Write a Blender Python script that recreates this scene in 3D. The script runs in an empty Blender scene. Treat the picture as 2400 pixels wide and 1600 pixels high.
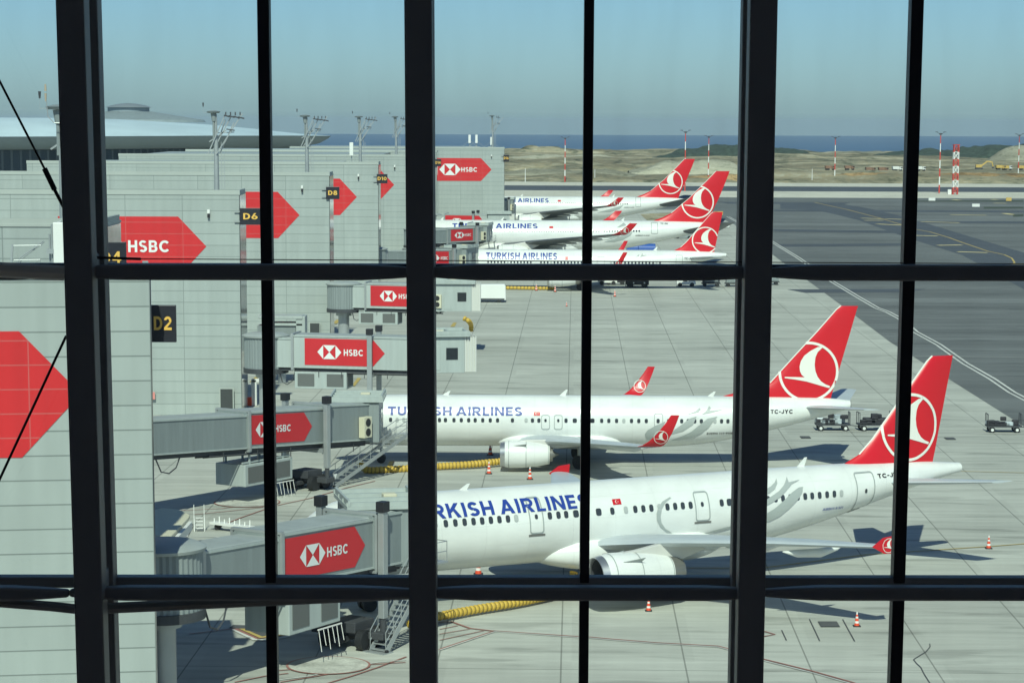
import bpy, bmesh, math, random
import numpy as np
from mathutils import Vector, Matrix
from mathutils.geometry import tessellate_polygon
random.seed(7)
R_ = math.radians
S = bpy.context.scene
COL = S.collection
# ------------------------------------------------------------------ camera
FPX, YH, CY, CX, ROLL, H = 5900.0, 281.0, 1157.0, 1200.0, 0.0039, 26.0   # in pixels of the 2400 px wide photograph
TH = math.atan((CY - YH) / FPX)
CF = Vector((0, math.cos(TH), -math.sin(TH)))
_u = Vector((0, math.sin(TH), math.cos(TH))); _r = Vector((1, 0, 0))
CR = _r * math.cos(ROLL) + _u * math.sin(ROLL)
CU = _u * math.cos(ROLL) - _r * math.sin(ROLL)
CAM = Vector((0, 0, H))
cd = bpy.data.cameras.new('camera'); cam = bpy.data.objects.new('camera', cd); COL.objects.link(cam)
m = Matrix.Identity(4)
for i in range(3):
    m[i][0] = CR[i]; m[i][1] = CU[i]; m[i][2] = -CF[i]; m[i][3] = CAM[i]
cam.matrix_world = m
cd.sensor_fit = 'HORIZONTAL'; cd.sensor_width = 36; cd.lens = FPX / 2400 * 36
cd.shift_y = (CY - 800) / 2400
cd.clip_start = 0.1; cd.clip_end = 60000
S.camera = cam
def ray(px, py): return CF * FPX + CR * (px - CX) + CU * (CY - py)
def gp(px, py, z=0.0):
    d = ray(px, py); t = (z - H) / d.z; return CAM + d * t
def aty(px, py, Y):
    d = ray(px, py); return CAM + d * (Y / d.y)
# ------------------------------------------------------------------ world, sun, exposure
SUN_EL, SUN_AZ = 44.0, 3.0      # sun stands behind the camera, a little to the left
W = bpy.data.worlds.new('World'); S.world = W; W.use_nodes = True
nt = W.node_tree; bg = nt.nodes['Background']
sky = nt.nodes.new('ShaderNodeTexSky'); sky.sky_type = 'NISHITA'; sky.sun_disc = False
sky.sun_elevation = R_(SUN_EL); sky.sun_rotation = R_(180 + SUN_AZ); sky.altitude = 0
sky.air_density = 0.72; sky.dust_density = 0.62; sky.ozone_density = 7.5
nt.links.new(sky.outputs[0], bg.inputs[0]); bg.inputs[1].default_value = 0.081
sl = bpy.data.lights.new('sun', 'SUN'); sl.energy = 3.6; sl.angle = R_(0.5); sl.color = (1.0, 0.95, 0.86)
so = bpy.data.objects.new('sun', sl); COL.objects.link(so)
sd = Vector((math.sin(R_(SUN_AZ)) * math.cos(R_(SUN_EL)), math.cos(R_(SUN_AZ)) * math.cos(R_(SUN_EL)), -math.sin(R_(SUN_EL))))
so.rotation_euler = sd.to_track_quat('-Z', 'Y').to_euler(); so.location = (0, -40, 80)
S.view_settings.view_transform = 'Standard'; S.view_settings.look = 'None'
S.view_settings.exposure = 0.28; S.view_settings.gamma = 1.0
S.cycles.max_bounces = 8; S.cycles.transparent_max_bounces = 12
# ------------------------------------------------------------------ helpers
def new_mat(name):
    mt = bpy.data.materials.new(name); mt.use_nodes = True
    return mt, mt.node_tree, mt.node_tree.nodes['Principled BSDF']
def mat(name, col, rough=.6, metal=0., var=0., scale=1., spec=.5, bump=0., stretch=(1, 1, 1)):
    mt, nt, b = new_mat(name)
    b.inputs['Base Color'].default_value = (*col, 1); b.inputs['Roughness'].default_value = rough
    b.inputs['Metallic'].default_value = metal; b.inputs['Specular IOR Level'].default_value = spec
    if var or bump:
        tc = nt.nodes.new('ShaderNodeTexCoord'); mp = nt.nodes.new('ShaderNodeMapping'); mp.inputs['Scale'].default_value = stretch
        n = nt.nodes.new('ShaderNodeTexNoise'); n.inputs['Scale'].default_value = scale; n.inputs['Detail'].default_value = 6
        nt.links.new(tc.outputs['Object'], mp.inputs[0]); nt.links.new(mp.outputs[0], n.inputs[0])
        mr = nt.nodes.new('ShaderNodeMapRange'); mr.inputs[1].default_value = .3; mr.inputs[2].default_value = .7
        mr.inputs[3].default_value = 1 - var; mr.inputs[4].default_value = 1 + var * .6
        nt.links.new(n.outputs[0], mr.inputs[0])
        mx = nt.nodes.new('ShaderNodeVectorMath'); mx.operation = 'SCALE'; mx.inputs[0].default_value = col
        nt.links.new(mr.outputs[0], mx.inputs['Scale']); nt.links.new(mx.outputs[0], b.inputs['Base Color'])
        if bump:
            bp = nt.nodes.new('ShaderNodeBump'); bp.inputs['Strength'].default_value = bump
            nt.links.new(n.outputs[0], bp.inputs['Height']); nt.links.new(bp.outputs[0], b.inputs['Normal'])
    return mt
def panel_mat(name, col, line, w=5.0, h=1.0, mort=.035, rough=.45, var=.035):
    mt, nt, b = new_mat(name)
    tc = nt.nodes.new('ShaderNodeTexCoord'); sp = nt.nodes.new('ShaderNodeSeparateXYZ'); cb = nt.nodes.new('ShaderNodeCombineXYZ')
    ad = nt.nodes.new('ShaderNodeMath'); ad.operation = 'ADD'
    nt.links.new(tc.outputs['Object'], sp.inputs[0])
    nt.links.new(sp.outputs[0], ad.inputs[0]); nt.links.new(sp.outputs[1], ad.inputs[1])
    nt.links.new(ad.outputs[0], cb.inputs[0]); nt.links.new(sp.outputs[2], cb.inputs[1])
    br = nt.nodes.new('ShaderNodeTexBrick'); br.offset = 0; br.squash = 1; br.inputs['Scale'].default_value = 1
    br.inputs['Brick Width'].default_value = w; br.inputs['Row Height'].default_value = h; br.inputs['Mortar Size'].default_value = mort
    br.inputs['Mortar Smooth'].default_value = 0; br.inputs['Bias'].default_value = 0
    br.inputs['Color1'].default_value = (*[c * (1 + var) for c in col], 1); br.inputs['Color2'].default_value = (*[c * (1 - var) for c in col], 1)
    br.inputs['Mortar'].default_value = (*line, 1)
    nt.links.new(cb.outputs[0], br.inputs['Vector'])
    n = nt.nodes.new('ShaderNodeTexNoise'); n.inputs['Scale'].default_value = .6; n.inputs['Detail'].default_value = 5
    mp = nt.nodes.new('ShaderNodeMapping'); mp.inputs['Scale'].default_value = (3, 3, .25)
    nt.links.new(tc.outputs['Object'], mp.inputs[0]); nt.links.new(mp.outputs[0], n.inputs[0])
    mr = nt.nodes.new('ShaderNodeMapRange'); mr.inputs[1].default_value = .3; mr.inputs[2].default_value = .7
    mr.inputs[3].default_value = .94; mr.inputs[4].default_value = 1.04
    nt.links.new(n.outputs[0], mr.inputs[0])
    mx = nt.nodes.new('ShaderNodeVectorMath'); mx.operation = 'SCALE'
    nt.links.new(br.outputs[0], mx.inputs[0]); nt.links.new(mr.outputs[0], mx.inputs['Scale'])
    nt.links.new(mx.outputs[0], b.inputs['Base Color'])
    b.inputs['Roughness'].default_value = rough
    return mt
class MB:
    def __init__(s): s.v = []; s.f = []; s.m = []
    def add(s, vs, fs, mi=0):
        o = len(s.v); s.v += [tuple(v) for v in vs]; s.f += [tuple(i + o for i in f) for f in fs]; s.m += [mi] * len(fs); return s
    def box(s, c, d, rz=0., mi=0, M=None):
        cx, cy, cz = c; x, y, z = d[0] / 2, d[1] / 2, d[2] / 2
        vs = [Vector((a * x, b * y, e * z)) for e in (-1, 1) for a, b in ((-1, -1), (1, -1), (1, 1), (-1, 1))]
        rot = Matrix.Rotation(rz, 3, 'Z') if M is None else M
        vs = [rot @ v + Vector(c) for v in vs]
        return s.add(vs, [(3, 2, 1, 0), (4, 5, 6, 7), (0, 1, 5, 4), (1, 2, 6, 5), (2, 3, 7, 6), (3, 0, 4, 7)], mi)
    def beam(s, p, q, w, h=None, up=(0, 0, 1), mi=0):
        h = h or w; p = Vector(p); q = Vector(q); d = q - p
        if d.length < 1e-6: return s
        z = Vector(up); x = d.normalized()
        y = z.cross(x)
        if y.length < 1e-4: y = Vector((0, 1, 0)).cross(x)
        y.normalize(); z = x.cross(y)
        vs = [a + y * (i * w / 2) + z * (j * h / 2) for a in (p, q) for i, j in ((-1, -1), (1, -1), (1, 1), (-1, 1))]
        return s.add(vs, [(3, 2, 1, 0), (4, 5, 6, 7), (0, 1, 5, 4), (1, 2, 6, 5), (2, 3, 7, 6), (3, 0, 4, 7)], mi)
    def tube(s, pts, r, n=8, mi=0, cap=True):
        pts = [Vector(p) for p in pts]; k = len(pts)
        rs = r if isinstance(r, (list, tuple)) else [r] * k
        rings = []; up = None
        for i, p in enumerate(pts):
            d = (pts[min(i + 1, k - 1)] - pts[max(i - 1, 0)]).normalized()
            if up is None: up = Vector((0, 0, 1)) if abs(d.z) < .9 else Vector((1, 0, 0))
            y = up.cross(d).normalized(); z = d.cross(y); up = z
            rings.append([p + y * (math.cos(a) * rs[i]) + z * (math.sin(a) * rs[i]) for a in [2 * math.pi * j / n for j in range(n)]])
        return s.loft(rings, mi, cap)
    def loft(s, rings, mi=0, cap=True, close=True):
        n = len(rings[0]); vs = [v for r in rings for v in r]; fs = []
        for i in range(len(rings) - 1):
            for j in range(n if close else n - 1):
                a = i * n + j; b = i * n + (j + 1) % n; fs.append((a, b, b + n, a + n))
        if cap: fs.append(tuple(range(n - 1, -1, -1))); fs.append(tuple(range((len(rings) - 1) * n, len(rings) * n)))
        return s.add(vs, fs, mi)
    def cyl(s, p, q, r, r2=None, n=16, mi=0): return s.tube([p, q], [r, r if r2 is None else r2], n, mi)
    def prism(s, poly, off, mi=0):   # poly: 3D points, off: extrusion vector
        n = len(poly); off = Vector(off); vs = [Vector(p) for p in poly] + [Vector(p) + off for p in poly]
        return s.add(vs, [tuple(range(n - 1, -1, -1)), tuple(range(n, 2 * n))] + [(i, (i + 1) % n, (i + 1) % n + n, i + n) for i in range(n)], mi)
    def build(s, name, mats, parent=None, smooth=False, bevel=0., angle=40):
        me = bpy.data.meshes.new(name); me.from_pydata([tuple(v) for v in s.v], [], s.f)
        mats = mats if isinstance(mats, (list, tuple)) else [mats]
        for x in mats: me.materials.append(x)
        if len(mats) > 1: me.polygons.foreach_set('material_index', s.m)
        bm = bmesh.new(); bm.from_mesh(me); bmesh.ops.recalc_face_normals(bm, faces=bm.faces)
        if smooth:
            for f in bm.faces: f.smooth = True
            for e in bm.edges:
                if len(e.link_faces) == 2 and e.calc_face_angle(0) > R_(angle): e.smooth = False
        bm.to_mesh(me); bm.free()
        o = bpy.data.objects.new(name, me); COL.objects.link(o)
        if parent: o.parent = parent
        if bevel:
            b = o.modifiers.new('b', 'BEVEL'); b.width = bevel; b.segments = 2; b.limit_method = 'ANGLE'
        return o
def tag(o, label=None, cat=None, group=None, kind=None):
    if label: o['label'] = label
    if cat: o['category'] = cat
    if group: o['group'] = group
    if kind: o['kind'] = kind
    return o
def empty(name, loc=(0, 0, 0), rz=0., label=None, cat=None, group=None, scale=1.):
    o = bpy.data.objects.new(name, None); COL.objects.link(o); o.location = loc; o.rotation_euler = (0, 0, rz); o.scale = (scale,) * 3
    o.empty_display_size = .5
    return tag(o, label, cat, group)
def copy_tree(o, loc, rz=0., label=None):
    def cp(a, par):
        c = a.copy(); COL.objects.link(c); c.parent = par
        for ch in a.children: cp(ch, c)
        return c
    c = cp(o, None); c.location = loc; c.rotation_euler = (0, 0, rz)
    if label: c['label'] = label
    return c
def dashed_bisect(bm, step, axes=(0, 1)):
    for ax in axes:
        cs = [v.co[ax] for v in bm.verts]
        if not cs: return
        k = math.floor(min(cs) / step) + 1
        while k * step < max(cs):
            co = [0, 0, 0]; no = [0, 0, 0]; co[ax] = k * step; no[ax] = 1
            bmesh.ops.bisect_plane(bm, geom=bm.verts[:] + bm.edges[:] + bm.faces[:], plane_co=co, plane_no=no)
            k += 1
_txt = {}
def _rc(x0, y0, x1, y1): return ([(x0, y0), (x1, y0), (x1, y1), (x0, y1)], [(0, 1, 2, 3)])
def _pg(*p): return (list(p), [tuple(range(len(p)))])
def _ar(cx, cy, ro, rO, ri, rI, a0, a1, n=12):   # ring segment, outer radii (ro, rO), inner radii (ri, rI)
    v = []
    for k in range(n + 1):
        a = R_(a0 + (a1 - a0) * k / n); v += [(cx + ro * math.cos(a), cy + rO * math.sin(a)), (cx + ri * math.cos(a), cy + rI * math.sin(a))]
    return (v, [(2 * k, 2 * k + 1, 2 * k + 3, 2 * k + 2) for k in range(n)])
_SP = _rc(0, 0, .21, 1)
GL = {'I': (.21, [_SP]), 'L': (.58, [_SP, _rc(.21, 0, .58, .19)]), 'E': (.62, [_SP, _rc(.21, 0, .62, .19), _rc(.21, .405, .57, .595), _rc(.21, .81, .62, 1)]),
 'T': (.72, [_rc(0, .81, .72, 1), _rc(.25, 0, .47, .81)]), 'H': (.78, [_SP, _rc(.57, 0, .78, 1), _rc(.21, .4, .57, .6)]),
 'N': (.82, [_SP, _rc(.61, 0, .82, 1), _pg((.21, 1), (.21, .66), (.61, 0), (.61, .34))]),
 'K': (.84, [_SP, _pg((.21, .34), (.37, .47), (.82, 1), (.55, 1), (.21, .60)), _pg((.375, .475), (.58, 0), (.84, 0), (.505, .63))]),
 'M': (1.0, [_SP, _rc(.79, 0, 1, 1), _pg((.21, 1), (.21, .66), (.5, .2), (.79, .66), (.79, 1), (.5, .54))]),
 'Y': (.82, [_pg((0, 1), (.25, 1), (.41, .66), (.41, .0), (.30, 0), (.30, .42)), _pg((.41, .66), (.57, 1), (.82, 1), (.52, .42), (.52, 0), (.41, 0))]),
 'A': (.94, [_pg((0, 0), (.24, 0), (.47, .72), (.47, 1), (.35, 1)), _pg((.94, 0), (.59, 1), (.47, 1), (.47, .72), (.70, 0)), _pg((.304, .2), (.636, .2), (.579, .38), (.361, .38))]),
 'R': (.78, [_SP, _rc(.21, .81, .42, 1), _rc(.21, .37, .42, .56), _ar(.42, .685, .33, .315, .13, .125, -90, 90), _pg((.30, .37), (.53, 0), (.78, 0), (.52, .42))]),
 'P': (.72, [_SP, _rc(.21, .81, .42, 1), _rc(.21, .37, .42, .56), _ar(.42, .685, .31, .315, .11, .125, -90, 90)]),
 'B': (.74, [_SP, _rc(.21, .81, .42, 1), _rc(.21, .41, .42, .59), _rc(.21, 0, .42, .19), _ar(.42, .725, .28, .275, .09, .085, -75, 90), _ar(.42, .295, .32, .295, .11, .105, -90, 75)]),
 'D': (.80, [_SP, _rc(.21, .81, .34, 1), _rc(.21, 0, .34, .19), _ar(.34, .5, .46, .5, .24, .31, -90, 90)]),
 'O': (.94, [_ar(.47, .5, .47, .5, .25, .3, 0, 360, 28)]), '0': (.70, [_ar(.35, .5, .35, .5, .15, .31, 0, 360, 26)]),
 'C': (.84, [_ar(.48, .5, .48, .5, .26, .3, 42, 318, 22)]), 'G': (.90, [_ar(.48, .5, .48, .5, .26, .3, 42, 325, 22), _rc(.48, .36, .90, .54), _rc(.70, .13, .90, .36)]),
 'S': (.70, [_ar(.345, .715, .33, .285, .12, .10, 28, 262, 16), _ar(.355, .29, .345, .29, .12, .10, 98, -150, 16)]),
 'U': (.78, [_rc(0, .38, .21, 1), _rc(.57, .38, .78, 1), _ar(.39, .38, .39, .38, .18, .18, 180, 360, 14)]),
 'J': (.58, [_rc(.37, .33, .58, 1), _ar(.27, .33, .31, .33, .10, .14, 190, 360, 12)]),
 '1': (.40, [_rc(.18, 0, .40, 1), _pg((0, .72), (.18, .80), (.18, 1), (0, .90))]), '-': (.42, [_rc(0, .38, .42, .56)]),
 '2': (.70, [_rc(0, 0, .70, .19), _pg((0, .19), (.27, .19), (.62, .52), (.47, .60)), _ar(.34, .69, .34, .31, .13, .12, -28, 170, 14)]),
 '3': (.68, [_ar(.33, .73, .31, .27, .11, .09, -95, 160, 14), _ar(.33, .29, .34, .29, .12, .11, 95, -160, 14)]),
 '4': (.76, [_rc(.42, 0, .63, 1), _rc(0, .2, .42, .38), _rc(.63, .2, .76, .38), _pg((0, .38), (.22, .38), (.42, .70), (.42, 1))]),
 '6': (.72, [_ar(.36, .32, .36, .32, .14, .13, 0, 360, 22), _pg((.01, .36), (.20, .46), (.57, 1), (.31, 1))]),
 '7': (.68, [_rc(0, .81, .68, 1), _pg((.12, 0), (.36, 0), (.68, .81), (.44, .81))]),
 '8': (.72, [_ar(.36, .735, .31, .265, .10, .09, 0, 360, 20), _ar(.36, .29, .36, .29, .13, .11, 0, 360, 22)]), '9': (.72, [_ar(.36, .68, .36, .32, .14, .13, 0, 360, 22), _pg((.71, .64), (.52, .54), (.15, 0), (.41, 0))])}
def text_shape(body, x0, x1, y0, y1, bold=0., shear=0., gap=.15):
    """block capitals drawn as flat bars and ring segments, fitted to the given box"""
    tot = sum(.10 if c == ' ' else GL[c][0] for c in body) + gap * (len(body) - 1); u = 0; out = []
    k = (x1 - x0) / tot; hh = y1 - y0
    for c in body:
        if c == ' ': u += .10 + gap; continue
        for vs, fs in GL[c][1]: out.append(([(x0 + (u + x) * k + shear * hh * y, y0 + hh * y) for x, y in vs], fs))
        u += GL[c][0] + gap
    return out
def decal(name, shapes, fmap, material, parent, step=.25, keep=None, thick=0.):
    """shapes: list of (verts2d, faces); fmap maps (u, v) -> 3D point on a surface"""
    bm = bmesh.new(); lay = bm.verts.layers.float.new('lay')
    for li, (vs, fs) in enumerate(shapes):
        bv = [bm.verts.new((x, y, 0)) for x, y in vs]
        for v in bv: v[lay] = (li % 5) * .004
        for f in fs:
            if len(f) > 4:
                fs_ = tessellate_polygon([[Vector((vs[i][0], vs[i][1], 0)) for i in f]]); fs_ = [tuple(f[q] for q in tr) for tr in fs_]
            else: fs_ = [f]
            for g in fs_:
                try: bm.faces.new([bv[i] for i in g])
                except ValueError: pass
    if step: dashed_bisect(bm, step)
    if keep:
        bad = [f for f in bm.faces if not keep(f.calc_center_median().x, f.calc_center_median().y)]
        bmesh.ops.delete(bm, geom=bad, context='FACES')
    for v in bm.verts: v.co = fmap(v.co.x, v.co.y) - Vector((0, v[lay], 0))
    bmesh.ops.triangulate(bm, faces=bm.faces[:])
    me = bpy.data.meshes.new(name); bm.to_mesh(me); bm.free(); me.materials.append(material)
    o = bpy.data.objects.new(name, me); COL.objects.link(o); o.parent = parent
    return o
def poly(pts): return ([tuple(p) for p in pts], [tuple(range(len(pts)))])
def rring(x0, x1, y0, y1, r, w, n=5):   # rounded rectangular outline
    def loop(x0, x1, y0, y1, r):
        out = []
        for cx, cy, a0 in ((x1 - r, y1 - r, 0), (x0 + r, y1 - r, 90), (x0 + r, y0 + r, 180), (x1 - r, y0 + r, 270)):
            for k in range(n + 1):
                a = R_(a0 + 90 * k / n); out.append((cx + r * math.cos(a), cy + r * math.sin(a)))
        return out
    a = loop(x0, x1, y0, y1, r); b = loop(x0 + w, x1 - w, y0 + w, y1 - w, max(r - w, .01)); k = len(a)
    return (a + b, [(i, (i + 1) % k, (i + 1) % k + k, i + k) for i in range(k)])
def rrect(x0, x1, y0, y1, r, n=4):
    out = []
    for cx, cy, a0 in ((x1 - r, y1 - r, 0), (x0 + r, y1 - r, 90), (x0 + r, y0 + r, 180), (x1 - r, y0 + r, 270)):
        for k in range(n + 1):
            a = R_(a0 + 90 * k / n); out.append((cx + r * math.cos(a), cy + r * math.sin(a)))
    return poly(out)
# ------------------------------------------------------------------ materials
def skin_mat():
    mt, nt, b = new_mat('aircraft_white_paint'); L = nt.links
    tc = nt.nodes.new('ShaderNodeTexCoord'); sp = nt.nodes.new('ShaderNodeSeparateXYZ'); L.new(tc.outputs['Object'], sp.inputs[0])
    def mth(op, a, v):
        q = nt.nodes.new('ShaderNodeMath'); q.operation = op; L.new(a, q.inputs[0])
        if isinstance(v, float): q.inputs[1].default_value = v
        else: L.new(v, q.inputs[1])
        return q.outputs[0]
    seam = mth('LESS_THAN', mth('MODULO', mth('ADD', sp.outputs[0], 50.), 2.54), .035)
    long_ = mth('LESS_THAN', mth('MODULO', mth('ADD', sp.outputs[2], 50.35), 1.05), .02)
    line = mth('MAXIMUM', seam, long_)
    n = nt.nodes.new('ShaderNodeTexNoise'); n.inputs['Scale'].default_value = .9; n.inputs['Detail'].default_value = 7
    mp = nt.nodes.new('ShaderNodeMapping'); mp.inputs['Scale'].default_value = (.5, 1, 1.6); L.new(tc.outputs['Object'], mp.inputs[0]); L.new(mp.outputs[0], n.inputs[0])
    mr = nt.nodes.new('ShaderNodeMapRange'); mr.inputs[1].default_value = .3; mr.inputs[2].default_value = .7; mr.inputs[3].default_value = .92; mr.inputs[4].default_value = 1.03; L.new(n.outputs[0], mr.inputs[0])
    f = mth('MULTIPLY', mr.outputs[0], mth('SUBTRACT', mth('MULTIPLY', line, -.10), -1.0))
    s = nt.nodes.new('ShaderNodeVectorMath'); s.operation = 'SCALE'; s.inputs[0].default_value = (.80, .805, .77); L.new(f, s.inputs['Scale']); L.new(s.outputs[0], b.inputs['Base Color'])
    b.inputs['Roughness'].default_value = .28; return mt
M_white = skin_mat()
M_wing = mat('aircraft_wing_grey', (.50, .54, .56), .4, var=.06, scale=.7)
M_wingsh = mat('widebody_wing_shade', (.11, .12, .13), .4, var=.06)  # wing grey darkened in colour to stand for the shaded undersides
M_belly = mat('aircraft_belly_grey', (.62, .61, .57), .4, var=.05)
M_red = mat('tail_red_paint', (.66, .012, .022), .35, var=.05, scale=.5)
M_redbr = mat('winglet_red_paint', (.62, .012, .022), .4)
M_whitebr = mat('emblem_white', (.84, .82, .74), .45)
M_blue = mat('title_blue', (.02, .055, .30), .45)
M_motif = mat('tail_motif_grey', (.40, .43, .41), .45)
M_win = mat('cabin_window_dark', (.05, .058, .068), .15)
M_winl = mat('cabin_window_pale', (.45, .47, .45), .3)
M_outline = mat('door_outline_grey', (.36, .39, .38), .5)
M_dark = mat('dark_rubber', (.02, .021, .023), .6)
M_metal = mat('bare_metal', (.55, .55, .55), .3, .8)
M_nozzle = mat('nozzle_metal', (.28, .27, .25), .4, .6)
M_black = mat('black_paint', (.02, .02, .024), .5)
M_panel = panel_mat('grey_cladding', (.37, .405, .385), (.235, .262, .25), 5, 1, .03)
M_panel2 = panel_mat('grey_cladding_wide', (.37, .405, .385), (.20, .225, .215), 7.6, 1.02, .03)
M_coping = mat('parapet_coping', (.40, .43, .40), .6)
M_roofd = mat('flat_roof_membrane', (.40, .43, .40), 1., var=.06, scale=.3, spec=0)
M_redp = panel_mat('red_vinyl_on_cladding', (.62, .022, .026), (.55, .10, .095), 5, 1, .025, .5, .02)
M_redv = mat('red_vinyl', (.60, .022, .03), .5, var=.04)
M_vinylw = mat('white_vinyl', (.8, .8, .78), .5)
M_sidegl = mat('mirror_cladding', (.36, .36, .37), .10, .9, var=.3, scale=1.2, bump=.25)
M_signb = mat('sign_charcoal', (.022, .022, .03), .4)
M_signy = mat('sign_yellow', (.85, .50, .10), .5)
M_br1 = mat('bridge_grey_paint', (.25, .28, .28), .5, var=.10, scale=1.5, stretch=(2, 2, .15))
M_br2 = mat('bridge_light_grey', (.42, .46, .44), .5, var=.08, scale=1.5, stretch=(2, 2, .15))
M_brroof = mat('bridge_roof', (.36, .39, .38), .6, var=.1)
M_steel = mat('galvanised_steel', (.42, .44, .44), .4, .4, var=.08)
M_grill = mat('ventilation_grille', (.13, .135, .13), .6)
M_under = mat('dark_understructure', (.06, .063, .07), .6, var=.2)
M_yellow = mat('yellow_hose', (.62, .40, .06), .55, var=.12, scale=3)
M_hosed = mat('hose_rib_brown', (.30, .20, .04), .7)
M_orange = mat('cone_orange', (.80, .09, .035), .5)
M_conew = mat('cone_white', (.8, .78, .74), .5)
M_mastr = mat('mast_red', (.60, .07, .05), .5)
M_mastw = mat('mast_white', (.78, .78, .74), .5)
M_bag = mat('dark_luggage', (.03, .028, .035), .6, var=.5, scale=4)
M_bagl = mat('wrapped_luggage', (.45, .50, .52), .3, var=.3, scale=3)
M_vblue = mat('vehicle_blue', (.03, .10, .38), .45)
M_vyel = mat('vehicle_yellow', (.62, .42, .12), .7, var=.2, scale=.8)
M_glassd = mat('vehicle_glass', (.03, .035, .04), .1)
M_cream = mat('cream_canopy', (.66, .62, .46), .6, var=.05)
M_skin = mat('skin', (.5, .3, .2), .6); M_vest = mat('work_vest', (.12, .13, .2), .8)
# ground materials
def ground_mat(name, col, var, grid=None, streak=(.15, 1.2, 1), rough=.85, sc=.12, line=.55, rot=1.4):
    mt, nt, b = new_mat(name); L = nt.links
    tc = nt.nodes.new('ShaderNodeTexCoord'); mp = nt.nodes.new('ShaderNodeMapping'); mp.inputs['Rotation'].default_value = (0, 0, R_(rot))
    L.new(tc.outputs['Object'], mp.inputs[0])
    mp2 = nt.nodes.new('ShaderNodeMapping'); mp2.inputs['Scale'].default_value = streak; L.new(mp.outputs[0], mp2.inputs[0])
    n1 = nt.nodes.new('ShaderNodeTexNoise'); n1.inputs['Scale'].default_value = sc; n1.inputs['Detail'].default_value = 8; n1.inputs['Roughness'].default_value = .65; L.new(mp2.outputs[0], n1.inputs[0])
    n2 = nt.nodes.new('ShaderNodeTexNoise'); n2.inputs['Scale'].default_value = sc * 9; n2.inputs['Detail'].default_value = 6; L.new(mp2.outputs[0], n2.inputs[0])
    n3 = nt.nodes.new('ShaderNodeTexNoise'); n3.inputs['Scale'].default_value = .03; n3.inputs['Detail'].default_value = 3; L.new(mp.outputs[0], n3.inputs[0])
    def rng(x, a, b_, c, d):
        r = nt.nodes.new('ShaderNodeMapRange'); r.inputs[1].default_value = a; r.inputs[2].default_value = b_; r.inputs[3].default_value = c; r.inputs[4].default_value = d
        L.new(x, r.inputs[0]); return r.outputs[0]
    def mul(x, y):
        q = nt.nodes.new('ShaderNodeMath'); q.operation = 'MULTIPLY'; L.new(x, q.inputs[0]); L.new(y, q.inputs[1]); return q.outputs[0]
    f = mul(mul(rng(n1.outputs[0], .3, .7, 1 - var, 1 + var), rng(n2.outputs[0], .3, .7, 1 - var * .6, 1 + var * .6)), rng(n3.outputs[0], .3, .7, 1 - var * .5, 1 + var * .5))
    # dark tyre and oil stains
    n4 = nt.nodes.new('ShaderNodeTexNoise'); n4.inputs['Scale'].default_value = .45; n4.inputs['Detail'].default_value = 4
    mp3 = nt.nodes.new('ShaderNodeMapping'); mp3.inputs['Scale'].default_value = (.3, 1.3, 1); L.new(mp.outputs[0], mp3.inputs[0]); L.new(mp3.outputs[0], n4.inputs[0])
    f = mul(f, rng(n4.outputs[0], .56, .66, 1, .76))
    if grid:
        dv = nt.nodes.new('ShaderNodeVectorMath'); dv.operation = 'SCALE'; dv.inputs['Scale'].default_value = 1 / 6.0; L.new(mp.outputs[0], dv.inputs[0])
        fl = nt.nodes.new('ShaderNodeVectorMath'); fl.operation = 'FLOOR'; L.new(dv.outputs[0], fl.inputs[0])
        wn = nt.nodes.new('ShaderNodeTexWhiteNoise'); wn.noise_dimensions = '2D'; L.new(fl.outputs[0], wn.inputs['Vector']); f = mul(f, rng(wn.outputs[0], 0, 1, .94, 1.05))
        sp = nt.nodes.new('ShaderNodeSeparateXYZ'); L.new(mp.outputs[0], sp.inputs[0])
        for ax, per, w, dk, offs in grid:
            a = nt.nodes.new('ShaderNodeMath'); a.operation = 'ADD'; a.inputs[1].default_value = 6000 + offs; L.new(sp.outputs[ax], a.inputs[0])
            md = nt.nodes.new('ShaderNodeMath'); md.operation = 'MODULO'; md.inputs[1].default_value = per; L.new(a.outputs[0], md.inputs[0])
            lt = nt.nodes.new('ShaderNodeMath'); lt.operation = 'LESS_THAN'; lt.inputs[1].default_value = w; L.new(md.outputs[0], lt.inputs[0])
            f = mul(f, rng(lt.outputs[0], 0, 1, 1, dk))
    sc_ = nt.nodes.new('ShaderNodeVectorMath'); sc_.operation = 'SCALE'; sc_.inputs[0].default_value = col; L.new(f, sc_.inputs['Scale'])
    L.new(sc_.outputs[0], b.inputs['Base Color']); b.inputs['Roughness'].default_value = rough; b.inputs['Specular IOR Level'].default_value = .2
    return mt
M_conc = ground_mat('apron_concrete', (.47, .47, .415), .17, [(0, 6.0, .08, .55, .55), (1, 6.0, .08, .88, 2.0), (1, 24.0, .12, .7, 2.0)])
M_conc2 = ground_mat('taxiway_shoulder_concrete', (.60, .575, .48), .08, [(0, 7.5, .12, .85, 0)])
M_asph = ground_mat('taxiway_asphalt', (.165, .172, .168), .26, streak=(.05, 1.1, 1), sc=.06)
M_asphd = ground_mat('new_asphalt', (.095, .105, .12), .10, streak=(.2, .6, 1))
def line_mat(n, c): return mat(n, c, .8, var=.18, scale=.8)
M_lyb, M_lw, M_lr, M_ly, M_lb = line_mat('paint_bright_yellow', (.75, .62, .30)), line_mat('paint_white', (.66, .65, .6)), line_mat('paint_red', (.36, .16, .13)), line_mat('paint_yellow', (.55, .40, .12)), line_mat('paint_dark', (.10, .10, .10))
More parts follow.
